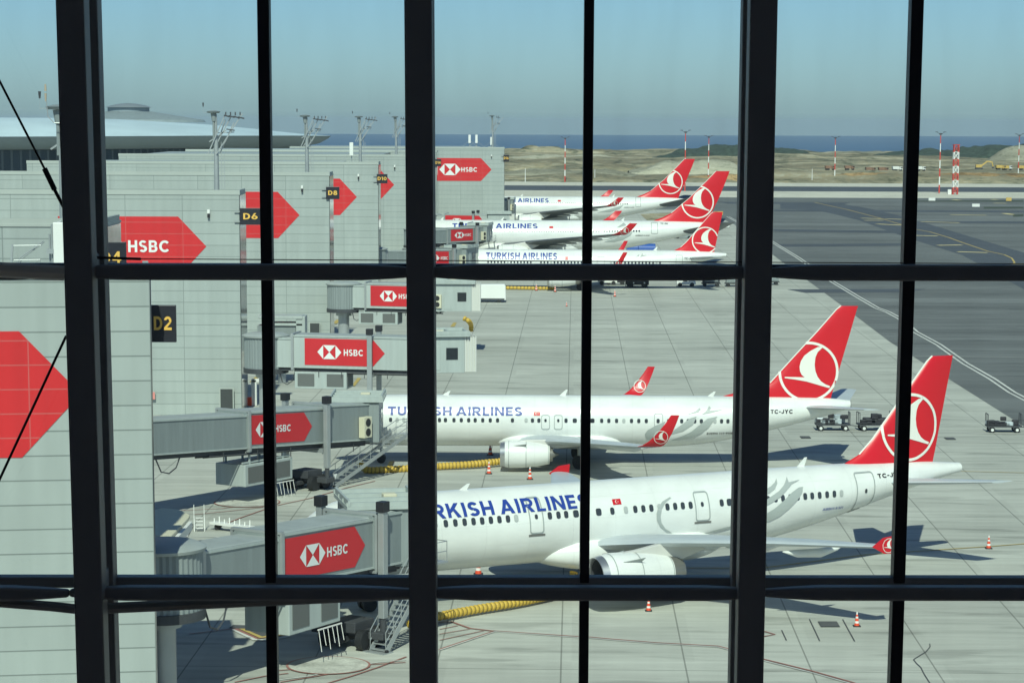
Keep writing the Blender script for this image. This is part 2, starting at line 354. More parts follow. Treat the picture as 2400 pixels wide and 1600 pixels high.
# ------------------------------------------------------------------ setting: ground, roads, water, hills
def sheet(name, pts, z, material, label=None):
    b = MB(); b.add([(p[0], p[1], z) for p in pts], [tuple(range(len(pts)))]); o = b.build(name, material); o['kind'] = 'structure'; return o
sheet('ground', [(-1500, -60), (1800, -60), (1800, 1070), (-1500, 1070)], 0, M_conc)
# apron edge runs away from the camera at x = 45
sheet('taxiway', [(43.2, 150), (44.2, 215), (45, 300), (46.5, 345), (50.5, 480), (56, 640), (56, 745), (-900, 745), (-900, 868), (1700, 868), (1700, 150)], .012, M_asph)
sheet('shoulder', [(-900, 868), (1700, 868), (1700, 946), (-900, 946)], .014, M_conc2)
sheet('perimeter_road', [(-900, 946), (1700, 946), (1700, 1016), (-900, 1016)], .016, M_asphd)
sheet('shoulder', [(-900, 1016), (1700, 1016), (1700, 1080), (-900, 1080)], .018, M_conc2)
Z4 = lambda pts, ox=1700, oy=280, k=3.336: [gp(ox + x / k, oy + y / k) for x, y in pts]
up_ = Z4([(430, 652), (850, 652), (1100, 692), (1400, 762), (1700, 852), (2000, 942), (2335, 1042), (2900, 1230)])
lo_ = Z4([(2900, 1900), (2335, 1330), (2000, 1140), (1850, 1060), (1500, 950), (1300, 882), (1050, 790), (850, 740), (700, 708), (430, 700)])
sheet('taxi_path', up_ + lo_, .022, M_asphd)
for a, b_ in (((380, 865), (1390, 880)), ((450, 985), (1400, 975)), ((380, 712), (2330, 720)), ((0, 652), (900, 656)), ((1480, 800), (2335, 805)), ((600, 1340), (1390, 1335))):
    P, Q = gp(1700 + a[0] / 3.336, 280 + a[1] / 3.336), gp(1700 + b_[0] / 3.336, 280 + b_[1] / 3.336)
    w = P.y * .012
    sheet('road_seam', [(P.x, P.y - w), (Q.x, Q.y - w), (Q.x + 4, Q.y + w * .7), (P.x - 2, P.y + w * .7)], .026, M_asphd)
def strip(name, pts, w, material, z=.03, px=True, k=1., o=(0, 0)):
    P = [gp(o[0] + x / k, o[1] + y / k) for x, y in pts] if px else [Vector((x, y, 0)) for x, y in pts]
    L, Rr = [], []
    for i, p in enumerate(P):
        d = (P[min(i + 1, len(P) - 1)] - P[max(i - 1, 0)]); d.z = 0; d.normalize(); n = Vector((-d.y, d.x, 0)) * w / 2
        L.append(p + n); Rr.append(p - n)
    b = MB()
    for i in range(len(P) - 1): b.add([(q.x, q.y, z) for q in (L[i], L[i + 1], Rr[i + 1], Rr[i])], [(0, 1, 2, 3)])
    ob = b.build(name, material); ob['kind'] = 'structure'; return ob
# markings, traced on the ground plane
edge = [(1706, 508), (1728, 520), (1811, 568), (1870, 604), (1952, 661), (2012, 697), (2055, 722), (2080, 731), (2110, 747), (2145, 778), (2200, 808), (2262, 852), (2325, 888), (2372, 920), (2460, 965)]
for off_ in (-.32, .32): strip('road_marking', [((p := gp(x, y)).x + off_, p.y) for x, y in edge], .26, M_lw, .034, px=False)
cl = [(700, 650), (950, 705), (1200, 770), (1300, 800), (1385, 825), (1490, 860), (1600, 880), (1750, 925), (1850, 962), (2050, 1030), (2180, 1058), (2240, 1085), (2262, 1120), (2235, 1138), (2100, 1145)]
strip('road_marking', cl, .34, M_ly, .034, k=3.336, o=(1700, 280))
for a, b_ in (((1065, 772), (1225, 778)), ((1085, 790), (1235, 790)), ((1185, 818), (1385, 828)), ((1485, 908), (1660, 912)), ((1660, 985), (1850, 982)), ((1815, 1035), (2050, 1042)), ((2230, 1145), (2330, 1130)), ((1530, 800), (1830, 808)), ((1250, 778), (1385, 782)), ((2100, 655), (2200, 657)), ((1760, 745), (2040, 750)), ((1780, 628), (1830, 632)), ((2085, 625), (2120, 628)), ((2180, 735), (2250, 745))):
    strip('road_marking', [a, b_], 1.9 if a[1] > 700 else 2.4, M_lyb, .038, k=3.336, o=(1700, 280))
for y, x0, x1 in ((719, 1012, 2100), (727, 1012, 2110), (1011, 1900, 2460), (1031, 1800, 2460), (834, 2100, 2460)):
    strip('road_marking', [(x0, y), (x1, y + (x1 - x0) * .012)], .16, M_lw, .04)
strip('road_marking', [(2240, 1104), (2460, 1110)], .14, M_ly, .04)
strip('road_marking', [(1560, 1338), (1600, 1331), (1780, 1332), (1860, 1322), (2030, 1300), (2330, 1280), (2460, 1270)], .16, M_ly, .04)
strip('road_marking', [(1360, 1361), (1560, 1338)], .16, M_ly, .04)
z7 = dict(k=3.136, o=(1000, 1330))
rd = [(90, 608), (500, 470), (1110, 512), (1200, 516), (1350, 530), (1700, 558), (2140, 582), (2225, 604)]
strip('road_marking', [(x, y - 4) for x, y in rd], .14, M_lr, .042, **z7)
strip('road_marking', [(x, y + 3) for x, y in rd], .11, M_lw, .044, **z7)
strip('road_marking', [(1709, 1523), (1790, 1545), (1900, 1572), (2000, 1600), (2100, 1640)], .14, M_lr, .042)
strip('road_marking', [(1709, 1527), (1790, 1549), (1900, 1576), (2000, 1604), (2100, 1644)], .12, M_lw, .044)
strip('road_marking', [(90, 405), (180, 398), (320, 448), (500, 468)], .16, M_lr, .042, **z7)
for a, b_ in (((95, 455), (230, 428)), ((95, 490), (320, 452)), ((95, 535), (420, 465))): strip('road_marking', [a, b_], .09, M_lr, .042, **z7)
strip('road_marking', [(1789, 1479), (1816, 1487), (1789, 1492)], .12, M_lr, .042)
z8 = dict(k=3.095, o=(340, 1100))
for a in ([(320, 1195), (620, 1160), (880, 1150)], [(1895, 1360), (1680, 1440), (1500, 1500), (1300, 1560)], [(960, 1460), (1200, 1440), (1560, 1420), (1890, 1400)], [(980, 1545), (1250, 1500), (1600, 1440)], [(650, 1545), (870, 1500), (1040, 1480)], [(520, 420), (700, 350), (870, 290)], [(960, 262), (1200, 210), (1480, 130), (1670, 85)], [(250, 300), (560, 285), (870, 240)], [(350, 330), (640, 300), (860, 275)]):
    strip('road_marking', a, .12, M_lr, .042, **z8)
strip('road_marking', [(960, 1530), (1200, 1500), (1480, 1430), (1700, 1400), (1890, 1385)], .1, M_lw, .044, **z8)
strip('road_marking', [(190, 520), (350, 400), (300, 492), (500, 492), (750, 500)], .18, M_lw, .044, **z8)
strip('road_marking', [(500, 435), (870, 435)], .1, M_lw, .044, **z8)
strip('road_marking', [(640, 1160), (800, 1238), (890, 1240), (1050, 1210)], .3, M_lw, .043, **z8)
strip('road_marking', [(655, 1158), (812, 1228), (1050, 1200)], .22, M_lr, .047, **z8)
def rec(ox, oy, k, pts, material, z, name='stand_marking'): return sheet(name, [gp(ox + x / k, oy + y / k) for x, y in pts], z, material)
rec(340, 1100, 3.095, [(680, 1158), (1000, 1150), (1040, 1205), (830, 1225)], M_ly, .050)
rec(340, 1100, 3.095, [(720, 1160), (980, 1154), (990, 1185), (850, 1215)], M_lb, .055)
rec(340, 1100, 3.095, [(790, 1165), (900, 1162), (930, 1178), (880, 1190)], M_ly, .060)
rec(340, 1100, 3.095, [(640, 1130), (755, 1135), (720, 1158), (605, 1155)], M_lb, .05)
rec(340, 880, 3.564, [(690, 768), (850, 772), (850, 812), (640, 808)], M_ly, .05)
rec(340, 880, 3.564, [(725, 772), (850, 775), (850, 803), (690, 800)], M_lb, .055)
rec(340, 880, 3.564, [(640, 768), (690, 768), (630, 812), (605, 812)], M_lw, .05)
rec(340, 880, 3.564, [(665, 768), (690, 768), (650, 810), (632, 810)], M_lr, .054)
for (cx, cy, rx) in ((1330, 1422, 290), (740, 240, 230)):
    c = gp(340 + cx / 3.095, 1100 + cy / 3.095); e = gp(340 + (cx + rx) / 3.095, 1100 + cy / 3.095); r = e.x - c.x
    sheet('stand_circle', [(c.x + (r + .11) * math.cos(a), c.y + (r + .11) * math.sin(a)) for a in [k * math.pi / 24 for k in range(48)]], .048, M_lr)
    sheet('stand_circle', [(c.x + r * math.cos(a), c.y + r * math.sin(a)) for a in [k * math.pi / 24 for k in range(48)]], .054, ground_mat('circle_concrete', (.50, .49, .43), .25, sc=.8, streak=(1, 1, 1)))
for ox, oy, k, pts in ((640, 640, 4.9, [(900, 1300), (940, 1300), (1010, 1210), (970, 1205)]), (550, 620, 3.92, [(890, 545), (940, 545), (980, 505), (935, 510)]), (880, 880, 4.523, [(120, 970), (165, 970), (200, 910), (155, 910)]), (550, 620, 3.92, [(1980, 572), (2020, 572), (2040, 535), (2010, 535)]), (550, 620, 3.92, [(135, 1080), (170, 1080), (240, 1020), (205, 1020)])):
    rec(ox, oy, k, pts, M_ly, .05)
for x0, x1, y in ((1920, 1965, 1463), (2215, 2238, 1028), (1876, 1899, 1025)):   # drain covers
    P, Q = gp(x0, y), gp(x1, y); sheet('drain_cover', [(P.x, P.y - .7), (Q.x, Q.y - .7), (Q.x, Q.y + .7), (P.x, P.y + .7)], .045, M_lb)
strip('crack', [(2179, 1509), (2180, 1516), (2170, 1528), (2155, 1537), (2141, 1546), (2148, 1555), (2158, 1564), (2166, 1580), (2185, 1610)], .05, M_lb, .045)
for a in ([(1897, 1451), (1921, 1502)], [(1975, 1452), (2003, 1503)], [(1832, 1477), (1843, 1501)]): strip('crack', a, .06, M_lb, .045)
# water
M_sea = mat('sea_water', (.018, .085, .20), .7, spec=.12, var=.12, scale=.004, stretch=(.3, 1, 1))
sheet('sea', [(-9000, 1200), (14000, 1200), (14000, 21860), (-9000, 21860)], -100, M_sea)
# terrain beyond the airfield
def vnoise(x, y, seed=0):
    xi, yi = math.floor(x), math.floor(y); fx, fy = x - xi, y - yi
    def h(a, b): return (math.sin(a * 127.1 + b * 311.7 + seed * 17.3) * 43758.5453) % 1
    u, v = fx * fx * (3 - 2 * fx), fy * fy * (3 - 2 * fy)
    return (h(xi, yi) * (1 - u) + h(xi + 1, yi) * u) * (1 - v) + (h(xi, yi + 1) * (1 - u) + h(xi + 1, yi + 1) * u) * v
def fbm(x, y, s=0): return sum(vnoise(x * 2 ** k, y * 2 ** k, s + k) * .5 ** k for k in range(5)) - .97
def terr(X, Y):
    px = 1200 + X / Y * 5900
    t = max(0, min(1, (Y - 1074) / 22)); bank = 3.4 if px > 1740 else 1.2 + .6 * math.sin(px * .02)
    h = bank * t * t * (3 - 2 * t) + fbm(X * .03, Y * .012, 3) * 2.6 * t
    h -= 2.0 * max(0, min(1, (Y - 1140) / 50)) * (1 - max(0, min(1, (Y - 1420) / 80)))
    if px < 1900: h += 2.2 * max(0, min(1, (Y - 1450) / 60)) * vnoise(X * .02, Y * .01, 9)
    coast = 2080 - 160 * max(0, min(1, (px - 1500) / 350)) + 60 * fbm(X * .006, 3, 5)
    if Y > coast: h = h - (Y - coast) * .5
    return max(h, -104)
b = MB(); NX, NY = 230, 130
xs = [-420 + 1200 * i / (NX - 1) for i in range(NX)]; ys = [1072 + (j / (NY - 1)) ** 1.25 * 1250 for j in range(NY)]
b.add([(x * (.8 + y / 2300), y, terr(x * (.8 + y / 2300), y) + .02) for y in ys for x in xs], [(j * NX + i, j * NX + i + 1, (j + 1) * NX + i + 1, (j + 1) * NX + i) for j in range(NY - 1) for i in range(NX - 1)])
def earth_mat(name='bare_earth', lo=(.125, .125, .08), mid=(.26, .24, .16), hi=(.48, .44, .32), acc=(.36, .285, .17), sx=.5, sc=.22):
    mt, nt, bs = new_mat(name); L = nt.links
    tc = nt.nodes.new('ShaderNodeTexCoord'); mp = nt.nodes.new('ShaderNodeMapping'); mp.inputs['Scale'].default_value = (sx * .7, .08, 2.2); L.new(tc.outputs['Object'], mp.inputs[0])
    n = nt.nodes.new('ShaderNodeTexNoise'); n.inputs['Scale'].default_value = sc; n.inputs['Detail'].default_value = 12; n.inputs['Roughness'].default_value = .78; n.inputs['Distortion'].default_value = .6; L.new(mp.outputs[0], n.inputs[0])
    r = nt.nodes.new('ShaderNodeValToRGB'); L.new(n.outputs[0], r.inputs[0])
    e = r.color_ramp.elements; e[0].position = .39; e[0].color = (*lo, 1); e[1].position = .61; e[1].color = (*hi, 1)
    for p, c in ((.455, mid), (.50, tuple((a + b) / 2 for a, b in zip(mid, hi))), (.53, acc), (.57, tuple((a + b * 2) / 3 for a, b in zip(mid, hi)))): q = e.new(p); q.color = (*c, 1)
    n2 = nt.nodes.new('ShaderNodeTexNoise'); n2.inputs['Scale'].default_value = .012; n2.inputs['Detail'].default_value = 6; mp2 = nt.nodes.new('ShaderNodeMapping'); mp2.inputs['Scale'].default_value = (.5, 2.2, 1); L.new(tc.outputs['Object'], mp2.inputs[0]); L.new(mp2.outputs[0], n2.inputs[0])
    mr = nt.nodes.new('ShaderNodeMapRange'); mr.inputs[1].default_value = .42; mr.inputs[2].default_value = .58; mr.inputs[3].default_value = .62; mr.inputs[4].default_value = 1.1; L.new(n2.outputs[0], mr.inputs[0])
    s = nt.nodes.new('ShaderNodeVectorMath'); s.operation = 'SCALE'; L.new(r.outputs[0], s.inputs[0]); L.new(mr.outputs[0], s.inputs['Scale']); L.new(s.outputs[0], bs.inputs['Base Color'])
    bs.inputs['Roughness'].default_value = .95; bs.inputs['Specular IOR Level'].default_value = .1; return mt
M_earth = earth_mat(); M_bank = earth_mat('earth_bank', (.20, .13, .07), (.32, .22, .11), (.56, .42, .24), (.52, .30, .12), 1.0, .35); M_pale = earth_mat('pale_spoil', (.24, .235, .17), (.36, .345, .26), (.50, .475, .37), (.31, .29, .21), .8, .3)
tag(b.build('terrain', M_earth, smooth=True, angle=180), kind='structure')
M_wood = mat('scrub_wood', (.05, .075, .055), .95, var=.6, scale=.3)
def hill(pts, Y, depth, material, seed, rough=2.2, name='hill'):
    """ridge line given as (photo px, photo py) at distance Y; a rounded mound in front of and behind it"""
    n = 90; b = MB(); rows = 16; x0, x1 = pts[0][0], pts[-1][0]; vs = []
    for j in range(rows):
        v = j / (rows - 1); yy = Y - depth / 2 + depth * v
        for i in range(n):
            px = x0 + (x1 - x0) * i / (n - 1)
            py = np.interp(px, [p[0] for p in pts], [p[1] for p in pts])
            P = aty(px, py, Y); base = 1.5
            prof = math.sin(math.pi * v) ** .7; X = (px - 1200) / 5900 * Y
            edge_ = min(1, 4 * min(i, n - 1 - i) / n)
            hh = base - 3 + (P.z - base + 3) * prof * (edge_ ** .5) + fbm(X * .09, yy * .05, seed) * rough * prof
            if j in (0, rows - 1): hh = -8
            vs.append((X, yy, hh))
    b.add(vs, [(j * n + i, j * n + i + 1, (j + 1) * n + i + 1, (j + 1) * n + i) for j in range(rows - 1) for i in range(n - 1)])
    return tag(b.build(name, material, smooth=True, angle=180), kind='structure')
hill([(1490, 374), (1530, 358), (1580, 352), (1640, 346), (1690, 341), (1740, 341), (1790, 339), (1830, 345), (1870, 351), (1910, 362), (1950, 375)], 1700, 110, M_wood, 1, 3.4)
hill([(1980, 378), (2030, 361), (2080, 355), (2130, 356), (2180, 352), (2230, 352), (2280, 344), (2330, 341), (2400, 336), (2520, 333)], 1690, 110, M_wood, 2, 3.4)
hill([(2270, 385), (2300, 368), (2330, 352), (2350, 348), (2400, 343), (2480, 338), (2600, 345)], 1600, 60, M_pale, 3, 2.2)
hill([(1470, 400), (1500, 388), (1530, 379), (1560, 375), (1600, 380), (1650, 376), (1700, 382), (1790, 392)], 1330, 60, M_pale, 4, 2.6)
hill([(1785, 410), (1830, 402), (1860, 407), (1885, 402), (1900, 407), (1960, 408), (2060, 406), (2130, 404), (2180, 407), (2300, 404), (2420, 407), (2560, 405)], 1098, 34, M_bank, 5, 1.0)
hill([(1500, 424), (1600, 415), (1700, 408), (1790, 408)], 1105, 30, M_bank, 15, .8)
hill([(1160, 350), (1200, 343), (1260, 341), (1330, 348), (1420, 355), (1500, 358), (1580, 368)], 1900, 80, M_earth, 6, 3.0)
hill([(1150, 368), (1200, 360), (1300, 366), (1380, 364), (1480, 372), (1560, 372)], 1620, 50, M_pale, 7, 2.2)
hill([(1150, 385), (1250, 378), (1350, 384), (1450, 380), (1520, 388)], 1400, 40, M_earth, 11, 2.0)
hill([(1150, 400), (1220, 395), (1320, 399), (1420, 397), (1500, 404)], 1250, 30, M_pale, 12, 1.2)
hill([(1860, 360), (1900, 357), (1960, 355), (2040, 354), (2080, 357), (2120, 372)], 1840, 50, M_pale, 8, 1.2)
hill([(1780, 378), (1900, 376), (2000, 379), (2100, 376), (2250, 380), (2300, 383)], 1500, 40, M_pale, 13, 1.4)
# ------------------------------------------------------------------ pier towers
def hexlogo(cx, cy, w, h):
    a = w / 4 * 1.03; k = h / 2; W2 = w / 2
    return [poly([(cx - W2, cy), (cx - a, cy - k), (cx - a, cy + k)]), poly([(cx + W2, cy), (cx + a, cy + k), (cx + a, cy - k)]),
            poly([(cx - a, cy + k), (cx, cy), (cx + a, cy + k)]), poly([(cx - a, cy - k), (cx + a, cy - k), (cx, cy)])]
def arrow_pts(x0, x1, z0, z1, tip): return [(x0, z0), (x1 - tip, z0), (x1, (z0 + z1) / 2), (x1 - tip, z1), (x0, z1)]
def tower(px_r, Z, roof_z, left_px, depth, yaw, label, sign, poster, mats=M_panel, signpx=None, side_w=6.):
    """front face of one pier tower: right corner at photo px px_r, distance Z"""
    Xr = (px_r - 1200) / 5900 * Z; wid = Xr - (left_px - 1200) / 5900 * Z
    t = empty('pier_tower', (Xr, Z, 0), yaw, label, 'building', 'grey clad pier towers')
    b = MB(); b.box((-wid / 2, side_w / 2, roof_z / 2), (wid, side_w, roof_z)); b.build('wall', mats, t)
    b = MB(); b.box((-wid / 2 - 3.5, side_w + depth / 2, roof_z / 2 - .02), (wid - 7, depth - .02, roof_z - .04)); b.build('rear_wall', mats, t)
    b = MB(); b.box((-wid / 2, side_w / 2, roof_z + .06), (wid + .12, side_w + .12, .12))
    b.box((-wid / 2, .12, roof_z + .27), (wid + .1, .24, .3)); b.box((-.1, side_w / 2, roof_z + .26), (.24, side_w - .5, .3))
    b.build('parapet', M_coping, t)
    b = MB(); b.box((.02, side_w / 2, roof_z / 2), (.06, side_w - .1, roof_z - .1)); b.build('side_cladding', M_sidegl, t)
    if poster:
        x0, x1, z0, z1, tipw, hx, hw, tx0, tx1 = poster
        pm = MB(); pm.prism([(x, -.03, z) for x, z in arrow_pts(x0, x1, z0, z1, tipw)], (0, .028, 0)); p = pm.build('banner', M_redp, t)
        hh = z1 - z0; zc = (z0 + z1) / 2
        decal('logo', hexlogo(hx, zc, hw, hh * .5), lambda x, z: Vector((x, -.045, z)), M_vinylw, p, 0)
        decal('lettering', text_shape('HSBC', tx0, tx1, zc - hh * .1, zc + hh * .1, .045), lambda x, z: Vector((x, -.045, z)), M_vinylw, p, 0)
    if sign:
        txt, spx0, spy0, spx1, spy1, zz = sign
        A = aty(spx0, spy0, Z + zz); B = aty(spx1, spy1, Z + zz)
        s = empty('gate_sign', (A.x, Z + zz, B.z), 0, f'charcoal gate sign reading {txt} in yellow at a tower corner', 'sign', 'gate number signs on the pier')
        w_, h_ = B.x - A.x, A.z - B.z
        MB().box((w_ / 2, .1, h_ / 2), (w_, .2, h_)).build('board', M_signb, s, bevel=.02)
        tw = .68 if len(txt) == 2 else .84
        decal('lettering', text_shape(txt, w_ * (.5 - tw / 2), w_ * (.5 + tw / 2), h_ * .33, h_ * .70, .03), lambda x, z: Vector((x, -.015, z)), M_signy, s, 0)
        for q in (.2, .8): MB().beam((-.5, .1, h_ * q), (.1, .1, h_ * q), .08).build('bracket', M_steel, s)
    return t
def zt(py, Z): return 26 - (py - 281) * Z / 5900
def xt(px, Z, Xr): return (px - 1200) / 5900 * Z - Xr
def mk(px_r, Z, roof, lp, depth, yaw, label, sign, tip_px, py0, py1, hexpx, txpx, lpx, **k):
    Xr = (px_r - 1200) / 5900 * Z; hh = (py1 - py0) * Z / 5900
    return tower(px_r, Z, roof, lp, depth, yaw, label, sign, (xt(lpx, Z, Xr), xt(tip_px, Z, Xr), zt(py1, Z), zt(py0, Z), hh * .47, xt(sum(hexpx) / 2, Z, Xr), (hexpx[1] - hexpx[0]) * Z / 5900, xt(txpx[0], Z, Xr), xt(txpx[1], Z, Xr)), **k)
TA = mk(350, 103.5, 19.5, -900, 6, R_(9), 'nearest grey tower at left edge with partly hidden red arrow banner', ('D2', 350, 715, 413, 802, 2.6), 186, 772, 1068, (-480, -330), (-310, -150), -620, mats=M_panel2)
mk(240, 127, 20.6, -700, 6, 0, 'grey tower behind the nearest one, charcoal sign ending in 4 at its corner', ('D4', 226, 567, 296, 640, -.4), 190, 700, 830, (-200, -100), (-80, 0), -300)
mk(562, 222, 19.4, -420, 6, R_(1), 'grey tower with the large HSBC arrow banner beside the D6 sign', ('D6', 562, 488, 612, 527, -.3), 484, 507, 645, (168, 296), (302, 397), 140)
mk(772, 289, 19.6, -200, 6, 0, 'grey tower between the D6 and D8 signs with a plain red arrow end', ('D8', 764, 438, 795.5, 467, -.3), 702, 449, 556, (420, 510), (515, 590), 370)
mk(886, 367, 19.5, 69, 30, 0, 'grey tower between the D8 and D10 signs, slim red arrow on it', ('D10', 883, 408, 908, 430, -.3), 836, 418, 502, (610, 690), (694, 755), 580)
mk(965, 444, 19.5, 283, 60, 0, 'grey tower behind the D10 sign, half hidden by the window column', ('D12', 960, 391, 979, 409, -.3), 923, 397, 466, (720, 790), (794, 850), 700)
mk(1022, 510, 19.5, 439, 55, 0, 'narrow strip of grey tower left of the D14 sign', ('D14', 1019, 373, 1034, 390, -.3), 985, 384, 443, (820, 880), (884, 930), 800)
mk(1179, 580, 19.4, 681, 60, 0, 'farthest grey tower with complete HSBC banner beside the D16 sign', ('D16', 1180, 363, 1193, 379, -.3), 1149.5, 369.5, 422, (1028, 1077.6), (1079, 1116), 1010)
# small wall things: cameras, doors
def wall_box(name, cat, label, px0, px1, py0, py1, Z, material, d=.1, group=None):
    A = aty(px0, py1, Z); B = aty(px1, py0, Z); e = empty(name, (A.x, Z - .03, A.z), 0, label, cat, group)
    w, h = B.x - A.x, B.z - A.z
    MB().box((w / 2, -d / 2 + .02, h / 2), (w, d, h)).build('frame', M_coping, e)
    MB().box((w / 2, -d / 2 - .02, h / 2 - .03), (w * .84, d, h * .93)).build('leaf', material, e)
    return e
M_door = mat('steel_door', (.05, .055, .055), .5)
wall_box('service_door', 'door', 'dark grey steel door at the foot of the tower above the second bridge', 515, 548, 908, 976, 221.6, M_door)
wall_box('service_door', 'door', 'dark square door opening above the retracted bridge at the D8 tower', 725, 751, 755, 803, 288.7, M_door)
wall_box('notice', 'sign', 'small pink notice on grey wall beside the second bridge', 355.3, 364, 917, 935, 221.6, mat('pink_notice', (.7, .25, .22), .6), .05)
for px, py, Z, lab in ((489, 499, 222, 'small white camera on the tower under the D6 sign level'), (708, 441, 289, 'small white camera on the tower left of the D8 sign'), (840, 413, 367, 'small white camera on the tower left of the D10 sign'), (925, 391, 444, 'small white camera right of the D10 arrow'), (1152, 366, 580, 'small white camera beside the far HSBC arrow tip')):
    A = aty(px, py, Z - .15); e = empty('wall_camera', A, 0, lab, 'camera', 'cameras on the pier walls')
    MB().box((0, 0, .12), (.22, .3, .34)).build('housing', M_mastw, e); MB().box((0, -.05, -.25), (.2, .3, .34)).build('lens_housing', M_black, e)
# ------------------------------------------------------------------ light masts on the roofs
def roof_mast(px, base_y, top_y, Z, side, label, dense=True, zroof=19.5):
    X = (px - 1200) / 5900 * Z; h = zt(top_y, Z) - zroof
    t = empty('light_mast', (X, Z + 1.6, zroof), 0, label, 'light mast', 'light masts on the pier roofs')
    MB().cyl((0, 0, 0), (0, 0, h * .62), .24, .19, 12).cyl((0, 0, h * .62), (0, 0, h * .92), .13, .1, 8).build('pole', M_steel, t, smooth=True)
    b = MB()
    b.beam((.45, 0, .2), (.45, 0, h * .6), .05).beam((.7, 0, .2), (.7, 0, h * .45), .05)
    for k in range(int(h * .45 / .5)): b.beam((.45, 0, .4 + k * .5), (.7, 0, .4 + k * .5), .03)
    b.build('ladder', M_steel, t)
    b = MB()
    for k, (dx, s0) in enumerate(() if Z < 200 else ((.2, 1), (.55, .9), (-.1, .8), (.9, 1.05), (.35, .7))):
        x0 = -.7 + k * .25; b.beam((x0, (k % 3) * .3 - .3, h * .62 - 1.2), (x0 + 1.35 * s0 + dx, (k % 3) * .3 - .3, h * .62 + 2.2 * s0), .09)
    b.beam((-.6, 0, h * .6), (.9, 0, h * .6 + 1.), .09).beam((0, 0, h * .7), (1.6, 0, h * .7 + .1), .08)
    b.build('lattice', M_steel, t)
    MB().cyl((-.2, 0, h * .55), (-.2, 0, h - .5), .1, n=8).cyl((-.2, 0, h - .5), (-.2, 0, h - .36), .5, .62, 20).cyl((-.2, 0, h - .36), (-.2, 0, h - .26), .62, .2, 20).cyl((-.15, 0, h - 1.2), (-.2, 0, h - .5), .2, .26, 10).build('dish_head', M_br1, t, smooth=True)
    for k in range(4 if dense else 2 if Z > 200 else 0):
        x = 1.0 + k * .42; M3 = Matrix.Rotation(.25, 3, 'Y')
        MB().box((x, -.2, h - .75 - k * .05), (.5, .45, .12), M=M3).box((x - .1, -.2, h - .55), (.1, .1, .3)).build('floodlight', M_under, t)
    if Z > 200: MB().box((1.3, -.2, h * .62 + .9), (.7, .4, .1), M=Matrix.Rotation(.15, 3, 'Y')).build('floodlight', M_under, t)
    MB().cyl((-1.1, 0, h + .05), (-1.1, 0, h + .4), .05, .08, 6).build('beacon', M_under, t).location = (0, 0, 0)
    MB().beam((-1.1, 0, h - .45), (-1.1, 0, h + .05), .012).beam((-1.1, 0, h - .45), (-.2, 0, h - .45), .03).build('beacon_arm', M_steel, t)
    return t
roof_mast(505, 450, 255, 222, 1, 'tall light mast on the roof beside the D6 sign')
roof_mast(718, 402, 266, 289, 1, 'light mast on the roof beside the D8 sign')
roof_mast(843, 382, 269, 367, 1, 'light mast on the roof beside the D10 sign')
roof_mast(927, 368, 270, 444, 1, 'light mast left of the wide middle window column', False)
roof_mast(1152, 347, 268, 580, 1, 'light mast on the farthest tower roof', False)
roof_mast(140, 510, 238, 127, 1, 'light mast half hidden behind the left window column', False, 20.7)
# radio antennas
for px, Z, z0, lab, tall in ((822, 367, 19.6, 'white panel antenna on guyed stand near the D10 tower mast', 3.0), (1098, 582, 19.6, 'left panel antenna on the farthest tower roof', 2.9), (1114, 582, 19.6, 'right panel antenna on the farthest tower roof', 2.9), (1149, 584, 19.6, 'panel antenna at the foot of the farthest light mast', 2.4)):
    X = (px - 1200) / 5900 * Z; e = empty('antenna', (X, Z + 2, z0), 0, lab, 'antenna', 'panel antennas on the roofs')
    MB().box((0, -.1, tall - .9), (.55, .3, 1.9)).build('panel', M_mastw, e, bevel=.05)
    b = MB().cyl((0, .2, 0), (0, .2, tall), .07); 
    for s in (-1, 1): b.beam((0, .2, tall * .6), (s * 1.9, .2, .05), .06)
    b.box((0, .2, .15), (1.6, .8, .3)); b.build('stand', M_steel, e)
# equipment on nearest roof
e = empty('roof_cabinet', (aty(134, 606, 105).x, 105.6, 19.6), 0, 'tall white equipment cabinet on the nearest roof beside the left column', 'cabinet')
MB().box((0.15, 0, 1.05), (.75, .5, 2.1)).build('body', M_mastw, e, bevel=.04); MB().tube([(-.3, 0, 0), (-.3, 0, 2.0), (.1, 0, 2.15)], .05).tube([(-.42, .1, 0), (-.42, .1, 1.6)], .04).box((-.35, -.1, .9), (.3, .3, .2)).build('pipework', M_steel, e)
e = empty('roof_railing', (aty(30, 600, 106).x, 106, 19.6), 0, 'galvanised guard rail with sloping stay on the nearest roof', 'railing')
b = MB().beam((-.1, 0, 0), (.0, 0, 1.15), .08); b.tube([(0, 0, 1.1), (1.2, 0, 1.12)], .025).tube([(.05, 0, .5), (1.15, 0, .52)], .025).tube([(.1, 0, .15), (.3, 0, .6), (.9, 0, 1.0), (1.3, 0, 1.3)], .025).tube([(.1, .2, .1), (.35, .2, .55), (.95, .2, 1.0), (1.3, .2, 1.25)], .025).tube([(.75, 0, 0), (.8, 0, .3), (1.15, 0, .5), (1.15, 0, 0)], .02)
b.build('rail', M_steel, e)
# distant hooked lamp
e = empty('roof_beacon', (aty(100, 300, 127).x, 128, 20.7), 0, 'thin hooked pole with a string of small orange lights left of the column', 'pole')
zb = zt(278, 127) - 20.7; ztp = zt(203, 127) - 20.7
MB().tube([(1.2, 0, zb - .35), (.4, 0, zb - .3), (.1, 0, zb), (0, 0, ztp - .6)], .025).beam((1.2, 0, 0), (1.2, 0, zb - .35), .06).build('pole', M_steel, e)
MB().cyl((0, 0, ztp - .35), (0, 0, ztp), .06, .04, 8).cyl((0, 0, ztp - .85), (0, 0, ztp - .45), .04, .06, 8).build('lamp', mat('lamp_orange', (.45, .36, .26), .5), e)
